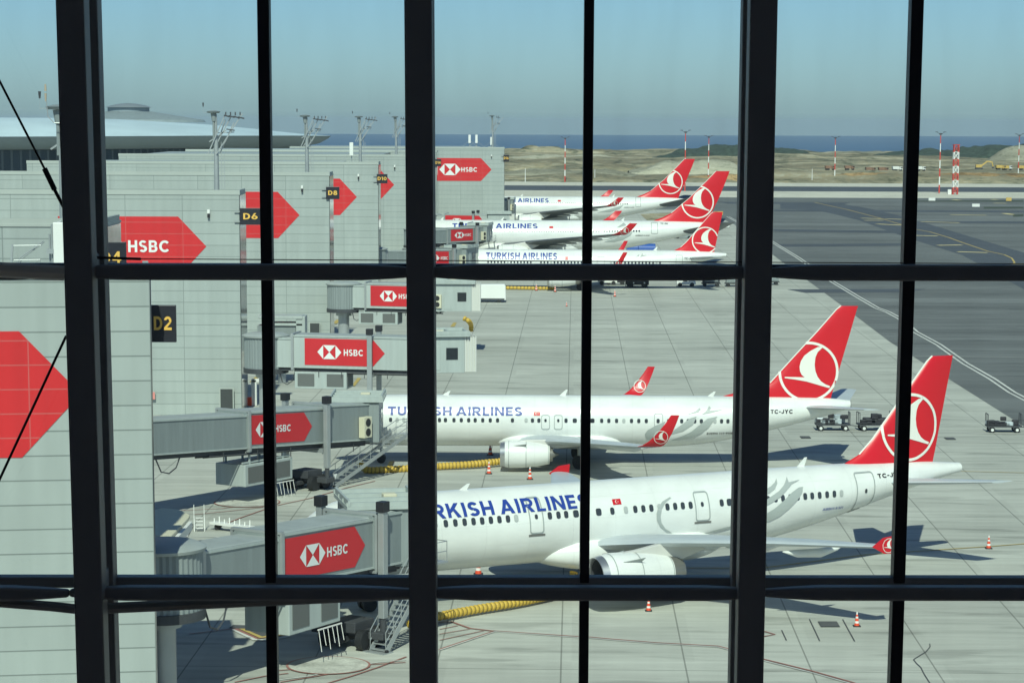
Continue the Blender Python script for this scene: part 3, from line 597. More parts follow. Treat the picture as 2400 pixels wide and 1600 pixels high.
# ------------------------------------------------------------------ main terminal at far left
M_tr = mat('terminal_roof_membrane', (.58, .70, .74), .5, var=.10, scale=.06)
M_fas = mat('terminal_fascia', (.24, .29, .32), .5, var=.06)
M_tg = panel_mat('terminal_glazing', (.035, .05, .065), (.10, .12, .13), 3, 30, .35, .25, .2)
t = empty('terminal', (0, 700, 0), 0, 'large terminal with curved pale roof and dark glazing behind the pier', 'building')
def crn(pts, n=6):
    out = []
    for i in range(len(pts) - 1):
        p0, p1, p2, p3 = pts[max(i - 1, 0)], pts[i], pts[i + 1], pts[min(i + 2, len(pts) - 1)]
        for k in range(n):
            u = k / n; out.append(tuple(.5 * (2 * p1[c] + (p2[c] - p0[c]) * u + (2 * p0[c] - 5 * p1[c] + 4 * p2[c] - p3[c]) * u * u + (3 * p1[c] - p0[c] - 3 * p2[c] + p3[c]) * u ** 3) for c in range(2)))
    return out + [pts[-1]]
ol = crn([(-260, -95), (-170, -80), (-120, -66), (-95, -52), (-72, -28), (-60, -6), (-51.5, 20)], 6) + crn([(-51.5, 20), (-62, 40), (-95, 62), (-160, 90), (-260, 110)], 5)[1:]
cxy = Vector((-170, 15))
def ring(sc, z, zr=0, dz=None):
    out = []
    for x, y in ol:
        p = cxy + (Vector((x, y)) - cxy) * sc; out.append((p.x, p.y, z(p.x) if callable(z) else z))
    return out
ez = lambda x: np.interp(x, [-260, -120, -80, -60, -51], [20.6, 21.4, 21.6, 21.5, 21.3])
zin = lambda a: (lambda x: ez(x) + a * np.interp(x, [-130, -100, -75, -55], [1, .85, .55, .1]))
b = MB(); b.loft([ring(1, ez), ring(.93, zin(1.6)), ring(.84, zin(3.0)), ring(.72, zin(4.0)), ring(.5, zin(4.7)), ring(.1, zin(4.9))], cap=True, close=True); b.build('roof', M_tr, t, smooth=True, angle=50)
b = MB(); b.loft([ring(.999, lambda x: ez(x) - .02), ring(.992, lambda x: ez(x) - .8), ring(.97, lambda x: ez(x) - 2.2), ring(.93, lambda x: ez(x) - 3.3)], cap=True); b.build('fascia', M_fas, t, smooth=True, angle=60)
b = MB(); b.loft([ring(.91, lambda x: ez(x) - 3.4), ring(.91, 0)], cap=False); b.build('glazing', M_tg, t)
s = 7.76; Xc = (306 - 1200) / s
b = MB(); n = 40
def circ(r, z): return [(Xc + r * math.cos(2 * math.pi * k / n), 62 + r * math.sin(2 * math.pi * k / n), z) for k in range(n)]
b.loft([circ(23, 24.9), circ(22.4, 25.6), circ(16, 26.6), circ(7, 28.0)]); b.build('upper_roof', mat('terminal_upper_roof', (.27, .32, .33), .6, var=.15), t, smooth=True)
MB().loft([circ(6.2, 27.5), circ(6.2, 29.2)]).build('lantern', M_fas, t)
MB().loft([circ(7.0, 29.2), circ(5.2, 29.8), circ(2.5, 30.3), circ(.2, 30.5)]).build('lantern_roof', mat('lantern_roof_grey', (.22, .25, .27), .5), t, smooth=True)
# ------------------------------------------------------------------ aircraft
RING_N = 56
def emblem(cx, cz, r, mirror=1):
    out = []
    for k in range(RING_N):
        a, c = 2 * math.pi * k / RING_N, 2 * math.pi * (k + 1) / RING_N; q = .915
        out.append(poly([(cx + r * math.cos(a), cz + r * math.sin(a)), (cx + r * math.cos(c), cz + r * math.sin(c)), (cx + q * r * math.cos(c), cz + q * r * math.sin(c)), (cx + q * r * math.cos(a), cz + q * r * math.sin(a))]))
    bird = [(730, 362), (700, 366), (645, 396), (600, 432), (574, 475), (565, 515), (568, 550), (582, 580), (606, 600), (540, 598), (452, 597), (452, 606), (540, 618), (620, 632), (700, 655), (800, 684), (806, 668), (770, 655), (735, 632), (706, 595), (688, 550), (681, 500), (686, 445), (702, 405), (738, 370)]
    out.append(poly([(cx + (x - 636) / 233 * r, cz + (557 - y) / 233 * r) for x, y in bird]))
    return out
def foil(xl, xt_, th, n=9):
    us = [(1 - math.cos(math.pi * k / n)) / 2 for k in range(n + 1)]
    pr = lambda u: th / 2 * (u ** .5) * (1 - u) * 2.6
    up = [(xl + (xt_ - xl) * u, pr(u)) for u in us]; dn = [(xl + (xt_ - xl) * u, -pr(u)) for u in us[1:-1]][::-1]
    return up + dn
def build_aircraft(sp):
    root = empty('airliner', (sp['pos'][0], sp['pos'][1], 0), sp['yaw'], sp['label'], 'airliner', 'red tailed white airliners at the pier', sp.get('scale', 1.))
    bpy.context.view_layer.update(); inv = root.matrix_world.inverted()
    st = sp['st']; X = [s[0] for s in st]
    def ip(x, k):
        x = min(max(x, X[0]), X[-1]); i = max(0, min(len(X) - 2, int(np.searchsorted(X, x)) - 1)); h = X[i + 1] - X[i]; u = (x - X[i]) / h
        y = lambda j: st[max(0, min(len(X) - 1, j))][k]; xx = lambda j: X[max(0, min(len(X) - 1, j))]
        def sl(j):
            a = (y(j) - y(j - 1)) / max(xx(j) - xx(j - 1), 1e-6) if j > 0 else None; c = (y(j + 1) - y(j)) / max(xx(j + 1) - xx(j), 1e-6) if j < len(X) - 1 else None
            if a is None: return c
            if c is None: return a
            return 0 if a * c <= 0 else 2 * a * c / (a + c)
        m0, m1 = sl(i) * h, sl(i + 1) * h; u2, u3 = u * u, u ** 3
        return (2 * u3 - 3 * u2 + 1) * y(i) + (u3 - 2 * u2 + u) * m0 + (-2 * u3 + 3 * u2) * y(i + 1) + (u3 - u2) * m1
    def prof(x): tp, bt, hw = ip(x, 1), ip(x, 2), ip(x, 3); return (tp + bt) / 2, (tp - bt) / 2, hw
    xs = sorted(set(list(np.arange(0, 1, .12)) + list(np.arange(1, 7, .4)) + list(np.arange(7, X[-1], .8)) + [X[-1]])); NS = 48
    rings = []
    for x in xs:
        zc, hz, hw = prof(x); rings.append([(x, hw * math.sin(2 * math.pi * k / NS), zc + hz * math.cos(2 * math.pi * k / NS)) for k in range(NS)])
    MB().loft(rings).build('fuselage', M_white, root, smooth=True, angle=60)
    fus = root.children[-1]
    def wrap(x, z, off=.03):
        zc, hz, hw = prof(x); q = max(-.999, min(.999, (z - zc) / hz)); a = math.asin(q)
        return Vector((x, -(hw + off) * math.cos(a), zc + (hz + off) * math.sin(a)))
    def loc(px, py):      # photo pixel -> (x, z) on the near side of the fuselage
        d = inv.to_3x3() @ ray(px, py); c = inv @ CAM; yy = -sp['R'] * .9
        for _ in range(8):
            t_ = (yy - c.y) / d.y; P = c + d * t_; yy = wrap(P.x, P.z, 0).y
        return P.x, P.z
    D = lambda name, shapes, m_, step=.3: decal(name, shapes, wrap, m_, fus, step)
    # windows
    wz = loc(*sp['wref'])[1]; ww, wh = sp['wsize']
    for wi, wpx in enumerate(sp['wins']):
        pale = wi % 11 == 6; big = 0
        if isinstance(wpx, tuple): wpx, fl = wpx; pale = fl == 'p'; big = .04 if fl == 'b' else 0
        x = loc(wpx, sp['wref'][1] + (wpx - sp['wref'][0]) * sp.get('wslope', 0))[0]
        o = decal('cabin_window', [rrect(x - ww / 2 - big, x + ww / 2 + big, wz - wh / 2, wz + wh / 2, ww * .42)], wrap, M_winl if pale else M_win, fus, .2)
    for x0, y0, x1, y1 in sp['doors']:
        xm, ym = (x0 + x1) / 2, (y0 + y1) / 2; a, b_ = (loc(x0, ym)[0], loc(xm, y1)[1]), (loc(x1, ym)[0], loc(xm, y0)[1]); w_ = sp.get('outl', .05)
        o = D('cabin_door', [rring(min(a[0], b_[0]), max(a[0], b_[0]), a[1], b_[1], .18, w_)], M_outline)
        if sp.get('near') and y1 - y0 > 60: decal('door_sill', [poly([(a[0] - .06, a[1] - .12), (b_[0] + .06, a[1] - .12), (b_[0] + .06, a[1] - .02), (a[0] - .06, a[1] - .02)])], wrap, M_nozzle, o, .2)
        if sp.get('doorwin', True): decal('window', [rrect((a[0] + b_[0]) / 2 - .09, (a[0] + b_[0]) / 2 + .09, wz - .12, wz + .12, .08)], wrap, M_win, o, .2)
    for body, x0, x1, yb, yt, m_, bold, shear in sp['text']:
        a, b_ = loc(x0, (yb + yt) / 2)[0], loc(x1, (yb + yt) / 2)[0]; xm = (x0 + x1) / 2; z0, z1 = loc(xm, yb)[1], loc(xm, yt)[1]
        D('lettering', text_shape(body, a, b_, z0, z1, bold, shear), m_, .18)
    fx, fy, fw, fh = sp['flag']
    a, b_ = (loc(fx - fw / 2, fy)[0], loc(fx, fy + fh / 2)[1]), (loc(fx + fw / 2, fy)[0], loc(fx, fy - fh / 2)[1]); fl = D('flag', [poly([(a[0], a[1]), (b_[0], a[1]), (b_[0], b_[1]), (a[0], b_[1])])], M_redbr)
    if sp.get('near'):
        cx, cz, h = (a[0] + b_[0]) / 2, (a[1] + b_[1]) / 2, (b_[1] - a[1]); cr = []
        for k in range(15): g = R_(45 + k * 270 / 14); cr.append((cx - .12 * h + .28 * h * math.cos(g), cz + .28 * h * math.sin(g)))
        for k in range(15): g = R_(315 - k * 270 / 14); cr.append((cx - .06 * h + .22 * h * math.cos(g) * 1, cz + .22 * h * math.sin(g)))
        star = [(cx + .27 * h + (.13 if k % 2 == 0 else .05) * h * math.cos(R_(180 + k * 36)), cz + (.13 if k % 2 == 0 else .05) * h * math.sin(R_(180 + k * 36))) for k in range(10)]
        decal('flag_crescent', [poly(cr), poly(star)], lambda x, z: wrap(x, z, .04), M_whitebr, fl, .3)
    k, ox, oy = sp['mz']
    D('tail_motif', [poly([loc(ox + x / k, oy + y / k) for x, y in pl]) for pl in sp['motif']], M_motif, .3)
    # belly fairing
    x0, x1, zc0, hw0, hz0 = sp['belly']; rings = []
    for q in range(31):
        u = (1 - math.cos(math.pi * q / 30)) / 2; f = min(1, (math.sin(math.pi * min(max(u, .0004), .9996)) * 1.6)) ** .42
        rings.append([(x0 + (x1 - x0) * u, hw0 * f * math.copysign(abs(math.cos(a)) ** .8, math.cos(a)), zc0 + hz0 * f * math.copysign(abs(math.sin(a)) ** .8, math.sin(a))) for a in [2 * math.pi * j / 32 for j in range(32)]])
    MB().loft(rings).build('belly_fairing', M_white, root, smooth=True, angle=60)
    # wings
    for sgn in (-1, 1):
        rings = []
        for (y, xl, xt_, z, th) in sp['wing']: rings.append([(x, sgn * y, z + zz - sgn * sp.get('tilt', 0) * y / 17) for x, zz in foil(xl, xt_, th)])
        wg = MB().loft(rings).build('wing', M_wingsh if sp.get('shadewing') else M_wing, root, smooth=True, angle=50)
        if sp['tip'] == 'fence':
            y, xl, xt_, z, th = sp['wing'][-1]; z -= sgn * sp.get('tilt', 0)
            pts = [(xl - .1, z), (xl + .55, z + .42), (xt_ + .1, z + .50), (xt_ + .05, z), (xt_ + .1, z - .40), (xl + .6, z - .36)]
            MB().prism([(x, sgn * (y + .02), q) for x, q in pts], (0, sgn * .09, 0)).build('wingtip_fence', M_redbr, wg)
            if sgn < 0:
                yy = -(y + .13); decal('emblem', emblem((xl + xt_) / 2 + .22, z + .03, .36), lambda x, q: Vector((x, yy, q)), M_whitebr, wg, 0)
        else:
            w1, w2 = sp['wl']   # (y, xle, xte, z) base and tip
            rings = []
            for u in (0, .15, .35, .6, .85, 1):
                e_ = u ** 1.6; y = w1[0] + (w2[0] - w1[0]) * (1 - (1 - u) ** 1.6); z = w1[3] + (w2[3] - w1[3]) * e_
                xl = w1[1] + (w2[1] - w1[1]) * (u if sp['tip'] == 'blend' else u); xt_ = w1[2] + (w2[2] - w1[2]) * u
                rings.append([(x, sgn * (y + zz), z) for x, zz in foil(xl, xt_, .12 if u else .2)])
            MB().loft(rings).build('winglet', M_redbr, wg, smooth=True)
            if sgn < 0 or sp.get('near'):
                u = .42; zc = w1[3] + (w2[3] - w1[3]) * .32; xc = (w1[1] + w1[2]) / 2 + ((w2[1] + w2[2]) / 2 - (w1[1] + w1[2]) / 2) * .45; rr = (w1[2] - w1[1]) * .30
                def wm(x, z, sgn=sgn):
                    e_ = max(0, (z - w1[3]) / (w2[3] - w1[3])); u_ = e_ ** (1 / 1.6); y = w1[0] + (w2[0] - w1[0]) * (1 - (1 - u_) ** 1.6)
                    return Vector((x, sgn * y - .10 if sgn < 0 else sgn * y - .12, z))
                decal('emblem', emblem(xc, zc, rr), wm, M_whitebr, wg, .2)
        for fy_ in sp['fairings']:      # flap track fairings
            sec = sp['wing']; ys = [s_[0] for s_ in sec]; xt_ = np.interp(fy_, ys, [s_[2] for s_ in sec]); z = np.interp(fy_, ys, [s_[3] for s_ in sec]); L_ = sp['flen']
            MB().tube([(xt_ - L_ * .75, sgn * fy_, z - .15), (xt_ - L_ * .5, sgn * fy_, z - .3), (xt_ - L_ * .1, sgn * fy_, z - .36), (xt_ + L_ * .2, sgn * fy_, z - .2), (xt_ + L_ * .3, sgn * fy_, z - .1)], [.03, .2, .24, .12, .03], 10).build('flap_fairing', M_white, wg, smooth=True)
    # engines
    ex0, ex1, ey, ez_, er, plug = sp['eng']
    for sgn in (-1, 1):
        def lathe(pr, name, m_, par, n=32):
            return MB().loft([[(x, sgn * ey + r * math.cos(2 * math.pi * k / n), ez_ + r * math.sin(2 * math.pi * k / n)) for k in range(n)] for x, r in pr], cap=False).build(name, m_, par, smooth=True, angle=35)
        L_ = ex1 - ex0
        en = lathe([(ex0 + .35, er * .93), (ex0 + L_ * .2, er), (ex0 + L_ * .45, er * .99), (ex0 + L_ * .75, er * .88), (ex1, er * .70), (ex1 - .02, er * .66), (ex0 + L_ * .5, er * .6)], 'engine', M_white, root)
        lathe([(ex0 + .37, er * .935), (ex0 + .15, er * .89), (ex0 + .02, er * .865), (ex0, er * .84), (ex0 + .04, er * .815), (ex0 + .3, er * .79), (ex0 + .32, er * .79)], 'intake_lip', M_metal, en)
        lathe([(ex0 + .32, er * .79), (ex0 + 1.1, er * .80)], 'intake_duct', M_under, en)
        MB().cyl((ex0 + 1.0, sgn * ey, ez_), (ex0 + 1.06, sgn * ey, ez_), er * .795, n=32).build('fan', M_dark, en)
        lathe([(ex0 + .55, .02), (ex0 + .7, er * .12), (ex0 + 1.0, er * .24)], 'spinner', M_nozzle, en)
        for q, rq in ((.17, 1.0), (.52, .985), (.97, .73)): lathe([(ex0 + L_ * q, er * rq + .006), (ex0 + L_ * q + .05, er * rq + .004)], 'panel_seam', M_outline, en)
        if sp.get('near'):
            for s2 in (-1, 1): MB().prism([(ex0 + L_ * .28, sgn * ey + s2 * er * .72, ez_ + er * .70), (ex0 + L_ * .52, sgn * ey + s2 * er * .73, ez_ + er * .66), (ex0 + L_ * .54, sgn * ey + s2 * (er * .73 + .28), ez_ + er * .86)], (0, 0, .03)).build('strake', M_outline, en)
        if plug == 'open': lathe([(ex1 - .5, er * .66), (ex1 + .25, er * .5), (ex1 + .25, er * .45), (ex1 - .4, er * .44)], 'exhaust_nozzle', M_nozzle, en); lathe([(ex1 - .4, er * .36), (ex1 + .3, er * .25), (ex1 + .75, .02)], 'exhaust_cone', M_nozzle, en)
        else: lathe([(ex1 - .03, er * .71), (ex1 + .45, er * .64), (ex1 + .75, er * .52), (ex1 + .75, er * .46), (ex1, er * .45)], 'exhaust_nozzle', M_nozzle, en)
        sec = sp['wing']; ys = [s_[0] for s_ in sec]; xl = float(np.interp(ey, ys, [s_[1] for s_ in sec])); wz_ = float(np.interp(ey, ys, [s_[3] for s_ in sec]))
        pl = [(ex0 + L_ * .25, ez_ + er * .95), (ex0 + L_ * .55, ez_ + er * 1.05), (xl + .2, wz_ + .12), (xl + 2.4, wz_ - .05), (xl + 2.9, wz_ - .35), (ex1 + .5, ez_ + er * .45), (ex0 + L_ * .6, ez_ + er * .7)]
        MB().prism([(x, sgn * ey - .17, z) for x, z in pl], (0, .34, 0)).build('pylon', M_belly, en, bevel=.05)
    # fin
    fin = sp['fin']   # list of (z, xle, xte)
    zz = [f[0] for f in fin]
    rings = [[(x, y, z) for x, y in foil(xl, xt_, t_)] for (z, xl, xt_), t_ in zip(fin, np.linspace(sp['fint'], .16, len(fin)))]
    fo = MB().loft(rings).build('tail_fin', M_red, root, smooth=True, angle=50)
    def fmap(x, z):
        xl, xt_ = np.interp(z, zz, [f[1] for f in fin]), np.interp(z, zz, [f[2] for f in fin]); th = np.interp(z, zz, np.linspace(sp['fint'], .16, len(fin))); u = min(max((x - xl) / (xt_ - xl), 0), 1)
        return Vector((x, -(th / 2 * (u ** .5) * (1 - u) * 2.6 + .02), z))
    keep = lambda x, z: zz[0] + .05 < z and np.interp(z, zz, [f[1] for f in fin]) < x < np.interp(z, zz, [f[2] for f in fin]) - .02
    epx, epy, er2 = sp['embpx']; dl = inv.to_3x3() @ ray(epx, epy); cl_ = inv @ CAM; Pe = cl_ + dl * (-cl_.y / dl.y); ex, ez2 = Pe.x, Pe.z; er2 = er2 / FPX * (Pe - cl_).length
    decal('emblem', emblem(ex, ez2, er2), fmap, M_whitebr, fo, .35, keep)
    le = [fin[i] for i in range(sp.get('le0', 0), len(fin))]
    MB().tube([(xl, 0, z) for z, xl, _ in le], .05, 8).build('leading_edge', M_whitebr, fo)
    for sgn in (-1, 1):   # tailplane
        rings = [[(x, sgn * y, z + q) for x, q in foil(xl, xt_, th)] for y, xl, xt_, z, th in sp['stab']]
        MB().loft(rings).build('tailplane', M_wing if not sp.get('shadewing') else M_wingsh, root, smooth=True, angle=50)
    x = X[-1]; zc, hz, hw = prof(x)
    MB().cyl((x - .35, 0, zc), (x + .06, 0, zc), hz * 1.12, hz * .95, 20).build('tail_cone_exhaust', M_nozzle, root, smooth=True)
    for ax, az in sp['ant']: zt_ = prof(ax)[0] + prof(ax)[1]; MB().prism([(ax - .25, -.02, zt_ - .05), (ax + .25, -.02, zt_ - .05), (ax + .45, -.02, zt_ + az), (ax + .3, -.02, zt_ + az)], (0, .04, 0)).build('aerial', M_white, root)
    # undercarriage
    for gx, gy, r in sp['gear']:
        g = MB().cyl((gx, gy, r), (gx, gy, sp['R'] + .6), .12, n=10).build('landing_gear', M_steel, root)
        for dy in (-.28, .28):
            w_ = MB().cyl((gx, gy + dy - .14, r), (gx, gy + dy + .14, r), r, n=20).build('tyre', M_dark, g, smooth=True)
    return root
rr_ = lambda a, k, o: [(o + x / k if not isinstance(x, tuple) else (o + x[0] / k, x[1])) for x in a]
# --- nearest airliner
A321 = dict(
    R=1.97, st=[(0, 3.42, 3.3, .05), (.25, 3.8, 2.95, .42), (.8, 4.2, 2.55, .85), (1.6, 4.75, 2.2, 1.3), (2.6, 5.45, 1.97, 1.68), (3.6, 5.8, 1.86, 1.86), (5, 5.94, 1.81, 1.96), (7, 5.95, 1.8, 1.975), (27.5, 5.95, 1.8, 1.975), (30, 5.95, 1.92, 1.96), (33, 5.95, 2.42, 1.85), (36, 5.94, 3.1, 1.6), (39, 5.88, 3.85, 1.2), (41.5, 5.78, 4.45, .82), (43.5, 5.62, 4.85, .48), (44.3, 5.55, 5.0, .34)],
    wing=[(0, 18.6, 25.4, 2.5, 1.0), (1.9, 19.3, 25.4, 2.75, .9), (6.4, 21.2, 25.7, 3.35, .6), (12, 24.0, 26.8, 3.85, .36), (16.95, 26.6, 27.8, 4.15, .2)], tilt=.35, tip='fence', fairings=[4.2, 8.3, 12.4], flen=3.4,
    belly=(16.3, 28.2, 2.35, 2.35, .98), eng=(17.25, 21.6, 5.75, 1.85, 1.22, 'ring'),
    fin=[(5.5, 35.6, 42.4), (5.95, 36.4, 42.5), (6.4, 37.35, 42.6), (7.2, 38.2, 42.75), (9.5, 40.15, 43.2), (11.5, 41.85, 43.6), (11.78, 42.2, 43.65)], fint=.75, le0=2,
    stab=[(0, 38.0, 42.0, 4.75, .4), (.6, 38.3, 42.0, 4.8, .4), (6.22, 41.9, 43.4, 5.35, .14)],
    emb=(40.75, 8.05, 2.02), ant=[(12.5, .3), (33.4, .5)], gear=[(5.1, 0, .38), (22.2, -3.8, .58), (22.2, 3.8, .58)], wsize=(.25, .36))
w1 = [855 + i * 20.6 for i in range(9)] + rr_([210, 315, 417, 515, 610, 706, 800, 894, 985, 1355, 1450, 1535, (1643, 'b'), (1893, 'b'), 2043, (2192, 'p'), 2296], 4.704, 1000) + rr_([738, 826, 915, 1003, 1088, 1172, 1258, 1600, (1685, 'b')], 4.704, 1350) + [1726, 1744, 1761, 1779] + rr_([2110, 2192, 2277], 4.704, 1350)[:1] + rr_([139, 189, 238, 288, 337, 387, 434, 484, 534, 583, 631], 2.85, 1750)
def z6to5(pts): return [((1750 + x / 2.85 - 1350) * 4.704, (1050 + y / 2.85 - 1080) * 4.704) for x, y in pts]
mot1 = [[(1030, 398), (1048, 408), (985, 455), (945, 530), (930, 610), (940, 680), (985, 745), (1060, 790), (1000, 782), (925, 725), (888, 650), (885, 580), (905, 510), (950, 445)],
        z6to5([(197, 203), (203, 235), (185, 275), (150, 302), (105, 320), (60, 330), (60, 300), (110, 285), (160, 255), (185, 230)]),
        z6to5([(265, 190), (278, 228), (352, 211), (300, 240), (262, 285), (225, 325), (170, 362), (110, 395), (50, 415), (0, 425), (30, 395), (90, 365), (150, 330), (215, 285), (248, 245)]),
        z6to5([(375, 257), (370, 295), (335, 350), (280, 405), (215, 455), (150, 485), (80, 500), (0, 503), (-60, 480), (-95, 440), (-100, 400), (-70, 365), (-20, 345), (-40, 385), (-20, 430), (40, 452), (110, 445), (180, 405), (245, 350), (300, 295), (345, 262)]),
        [(1390, 800), (1500, 765), (1660, 722), (1720, 712), (1700, 735), (1600, 762), (1450, 795)]]
def shiftx(sp, d, x0=8.):
    q = dict(sp); g = lambda x: x + d if x > x0 else x
    q['st'] = [(g(a[0]), *a[1:]) for a in sp['st'] if not (x0 < a[0] < x0 - d)]
    q['wing'] = [(a[0], a[1] + d, a[2] + d, *a[3:]) for a in sp['wing']]; q['belly'] = (sp['belly'][0] + d, sp['belly'][1] + d, *sp['belly'][2:])
    q['eng'] = (sp['eng'][0] + d, sp['eng'][1] + d, *sp['eng'][2:]); q['fin'] = [(a[0], a[1] + d, a[2] + d) for a in sp['fin']]; q['stab'] = [(a[0], a[1] + d, a[2] + d, *a[3:]) for a in sp['stab']]
    q['ant'] = [(g(a[0]), a[1]) for a in sp['ant']]; q['gear'] = [(g(a[0]), *a[1:]) for a in sp['gear']]; return q
A321a = dict(shiftx(A321, -2.0), pos=(-12.46, 130.04), yaw=.4667, scale=1.04, label='nearest white airliner, slanting, red tail at the right of the frame', embpx=(2128, 1000, 79), wref=(1180, 1216), wslope=-.085, wins=w1, near=True,
    outl=.07, doors=[(1239, 1163, 1273, 1250), (1628.5, 1150, 1663.5, 1220), (2008, 1104.4, 2051, 1187.5)],
    text=[('TURKISH AIRLINES', 941, 1383, 1205, 1172, M_blue, .06, 0.), ('TC-JM', 2056, 2106, 1118, 1108, M_black, .02, 0), ('AIRBUS A321', 1928, 1973, 1193, 1188, M_blue, .02, .2)],
    flag=(1445, 1175.5, 20, 13), mz=(4.704, 1350, 1080), motif=mot1)
build_aircraft(A321a)
# --- second airliner
B737 = dict(
    R=1.88, st=[(0, 2.75, 2.6, .05), (.25, 3.1, 2.25, .42), (.9, 3.6, 1.85, .95), (1.8, 4.5, 1.6, 1.4), (2.8, 5.1, 1.48, 1.7), (4, 5.36, 1.42, 1.84), (6, 5.4, 1.4, 1.88), (26, 5.4, 1.4, 1.88), (29, 5.4, 1.6, 1.85), (32, 5.4, 2.15, 1.7), (35, 5.38, 2.85, 1.4), (37.5, 5.33, 3.5, 1.0), (39.5, 5.25, 4.05, .6), (40.8, 5.1, 4.45, .32)],
    wing=[(0, 13.4, 21.6, 1.9, 1.0), (1.85, 14.8, 21.5, 2.05, .85), (5.9, 17.4, 21.9, 2.5, .55), (12, 20.7, 23.8, 3.1, .34), (16.9, 23.4, 25.1, 3.55, .2)], tip='blend',
    wl=((16.9, 23.4, 25.1, 3.55), (17.9, 25.75, 26.35, 5.95)), fairings=[4.4, 8.2, 11.8], flen=3.0,
    belly=(12.6, 23.5, 1.95, 2.0, .72), eng=(13.4, 17.2, 4.83, 1.36, 1.06, 'open'),
    fin=[(5.2, 30.2, 39.26), (5.42, 30.9, 39.32), (5.75, 32.2, 39.4), (6.15, 33.6, 39.5), (6.45, 34.5, 39.6), (8.5, 36.3, 40.15), (10.5, 38.1, 40.7), (12.2, 39.55, 41.15), (12.5, 39.9, 41.25)], fint=.6, le0=4,
    stab=[(0, 36.6, 40.6, 4.5, .35), (.6, 37.0, 40.6, 4.6, .35), (7.17, 40.9, 42.2, 5.2, .12)],
    emb=(37.95, 8.35, 2.45), ant=[(18.2, .45), (29.8, .35), (9, .3)], gear=[(4, 0, .35), (19.5, -2.9, .52), (19.5, 2.9, .52)], wsize=(.25, .33))
w2 = rr_([160, (230, 'p'), (300, 'p')], 4.523, 880) + [963, 980, 997, 1014, 1030] + rr_([742, 832, 910, 988, 1057, 1137, 1217, 1294, 1452, 1597, 1664, 1732, 2020, (2113, 'b'), (2195, 'b'), (2300, 'b')], 4.523, 880) + rr_([(180, 'b'), 283, 362, 447, 527, 612, 692, 775, 905, 1020, 1165, 1237, 1310, 1382, 1457, 1532, 1605, 1675], 4.704, 1350) + [1737, 1752, 1768, 1784]
mot2 = [[(1365, 732), (1376, 752), (1350, 782), (1230, 802), (1320, 765)], [(1465, 710), (1487, 730), (1475, 762), (1620, 752), (1490, 785), (1390, 802), (1445, 755)],
        [(985, 880), (880, 925), (790, 975), (757, 1020), (775, 1070), (830, 1090), (880, 1040), (900, 1000), (960, 930)],
        [(1330, 825), (1250, 850), (1180, 905), (1080, 975), (1040, 1020), (1180, 985), (1290, 915)], [(1560, 825), (1520, 870), (1460, 950), (1380, 1010), (1270, 1060), (1130, 1085), (1040, 1090), (1150, 1050), (1260, 1000), (1360, 920), (1450, 850)]]
B737a = dict(B737, pos=(-13.9, 191.2), yaw=-.0065, scale=.972, label='second white airliner, level across the middle, registration TC-JYC', embpx=(1894.7, 870.5, 70), wref=(1300, 985), wins=w2, near=True,
    doors=[(1268.5, 971.8, 1288.6, 1006), (1298.5, 971.8, 1318.4, 1006), (1533, 968, 1554, 1000)],
    text=[('TURKISH AIRLINES', 909, 1224, 973, 953.5, M_blue, .05, 0), ('TC-JYC', 1806, 1858, 968.5, 959.5, M_black, .02, 0), ('BOEING 737-900ER', 1656, 1722, 1016.5, 1012.5, M_black, .02, .2)],
    flag=(1258.5, 969, 15, 9.5), mz=(4.704, 1350, 800), motif=mot2)
build_aircraft(B737a)
# --- third airliner
def remap(f, src): return [[f(x, y) for x, y in pl] for pl in src]
w3 = [1144 + i * 7.7 for i in range(14)] + [1268 + i * 7.9 for i in range(14)] + [1432, 1440] + [1465 + i * 8.2 for i in range(11)]
A321b = dict(A321, pos=(-12.02, 394.1), yaw=-.0469, scale=1.02, label='third white airliner, partly behind the cross beam, registration TC-JSR', embpx=(1652.8, 562.9, 31), wref=(1200, 614), wins=w3,
    tip='blend', tilt=0, wl=((16.95, 26.6, 27.8, 4.15), (17.6, 28.7, 29.3, 6.5)),
    doors=[(1399, 602, 1418, 622), (1584, 598, 1600, 622)], doorwin=False, outl=.07,
    text=[('TURKISH AIRLINES', 1139, 1306, 607.5, 592.5, M_blue, .05, 0), ('TC-JSR', 1604, 1626, 608, 603.5, M_black, .02, 0)],
    flag=(1328, 605.5, 7, 7), mz=(1, 0, 0), motif=remap(lambda x, y: (1488 + (x - 1230) * .072, 594 + (y - 712) * .10), mot2[:2]))
build_aircraft(A321b)
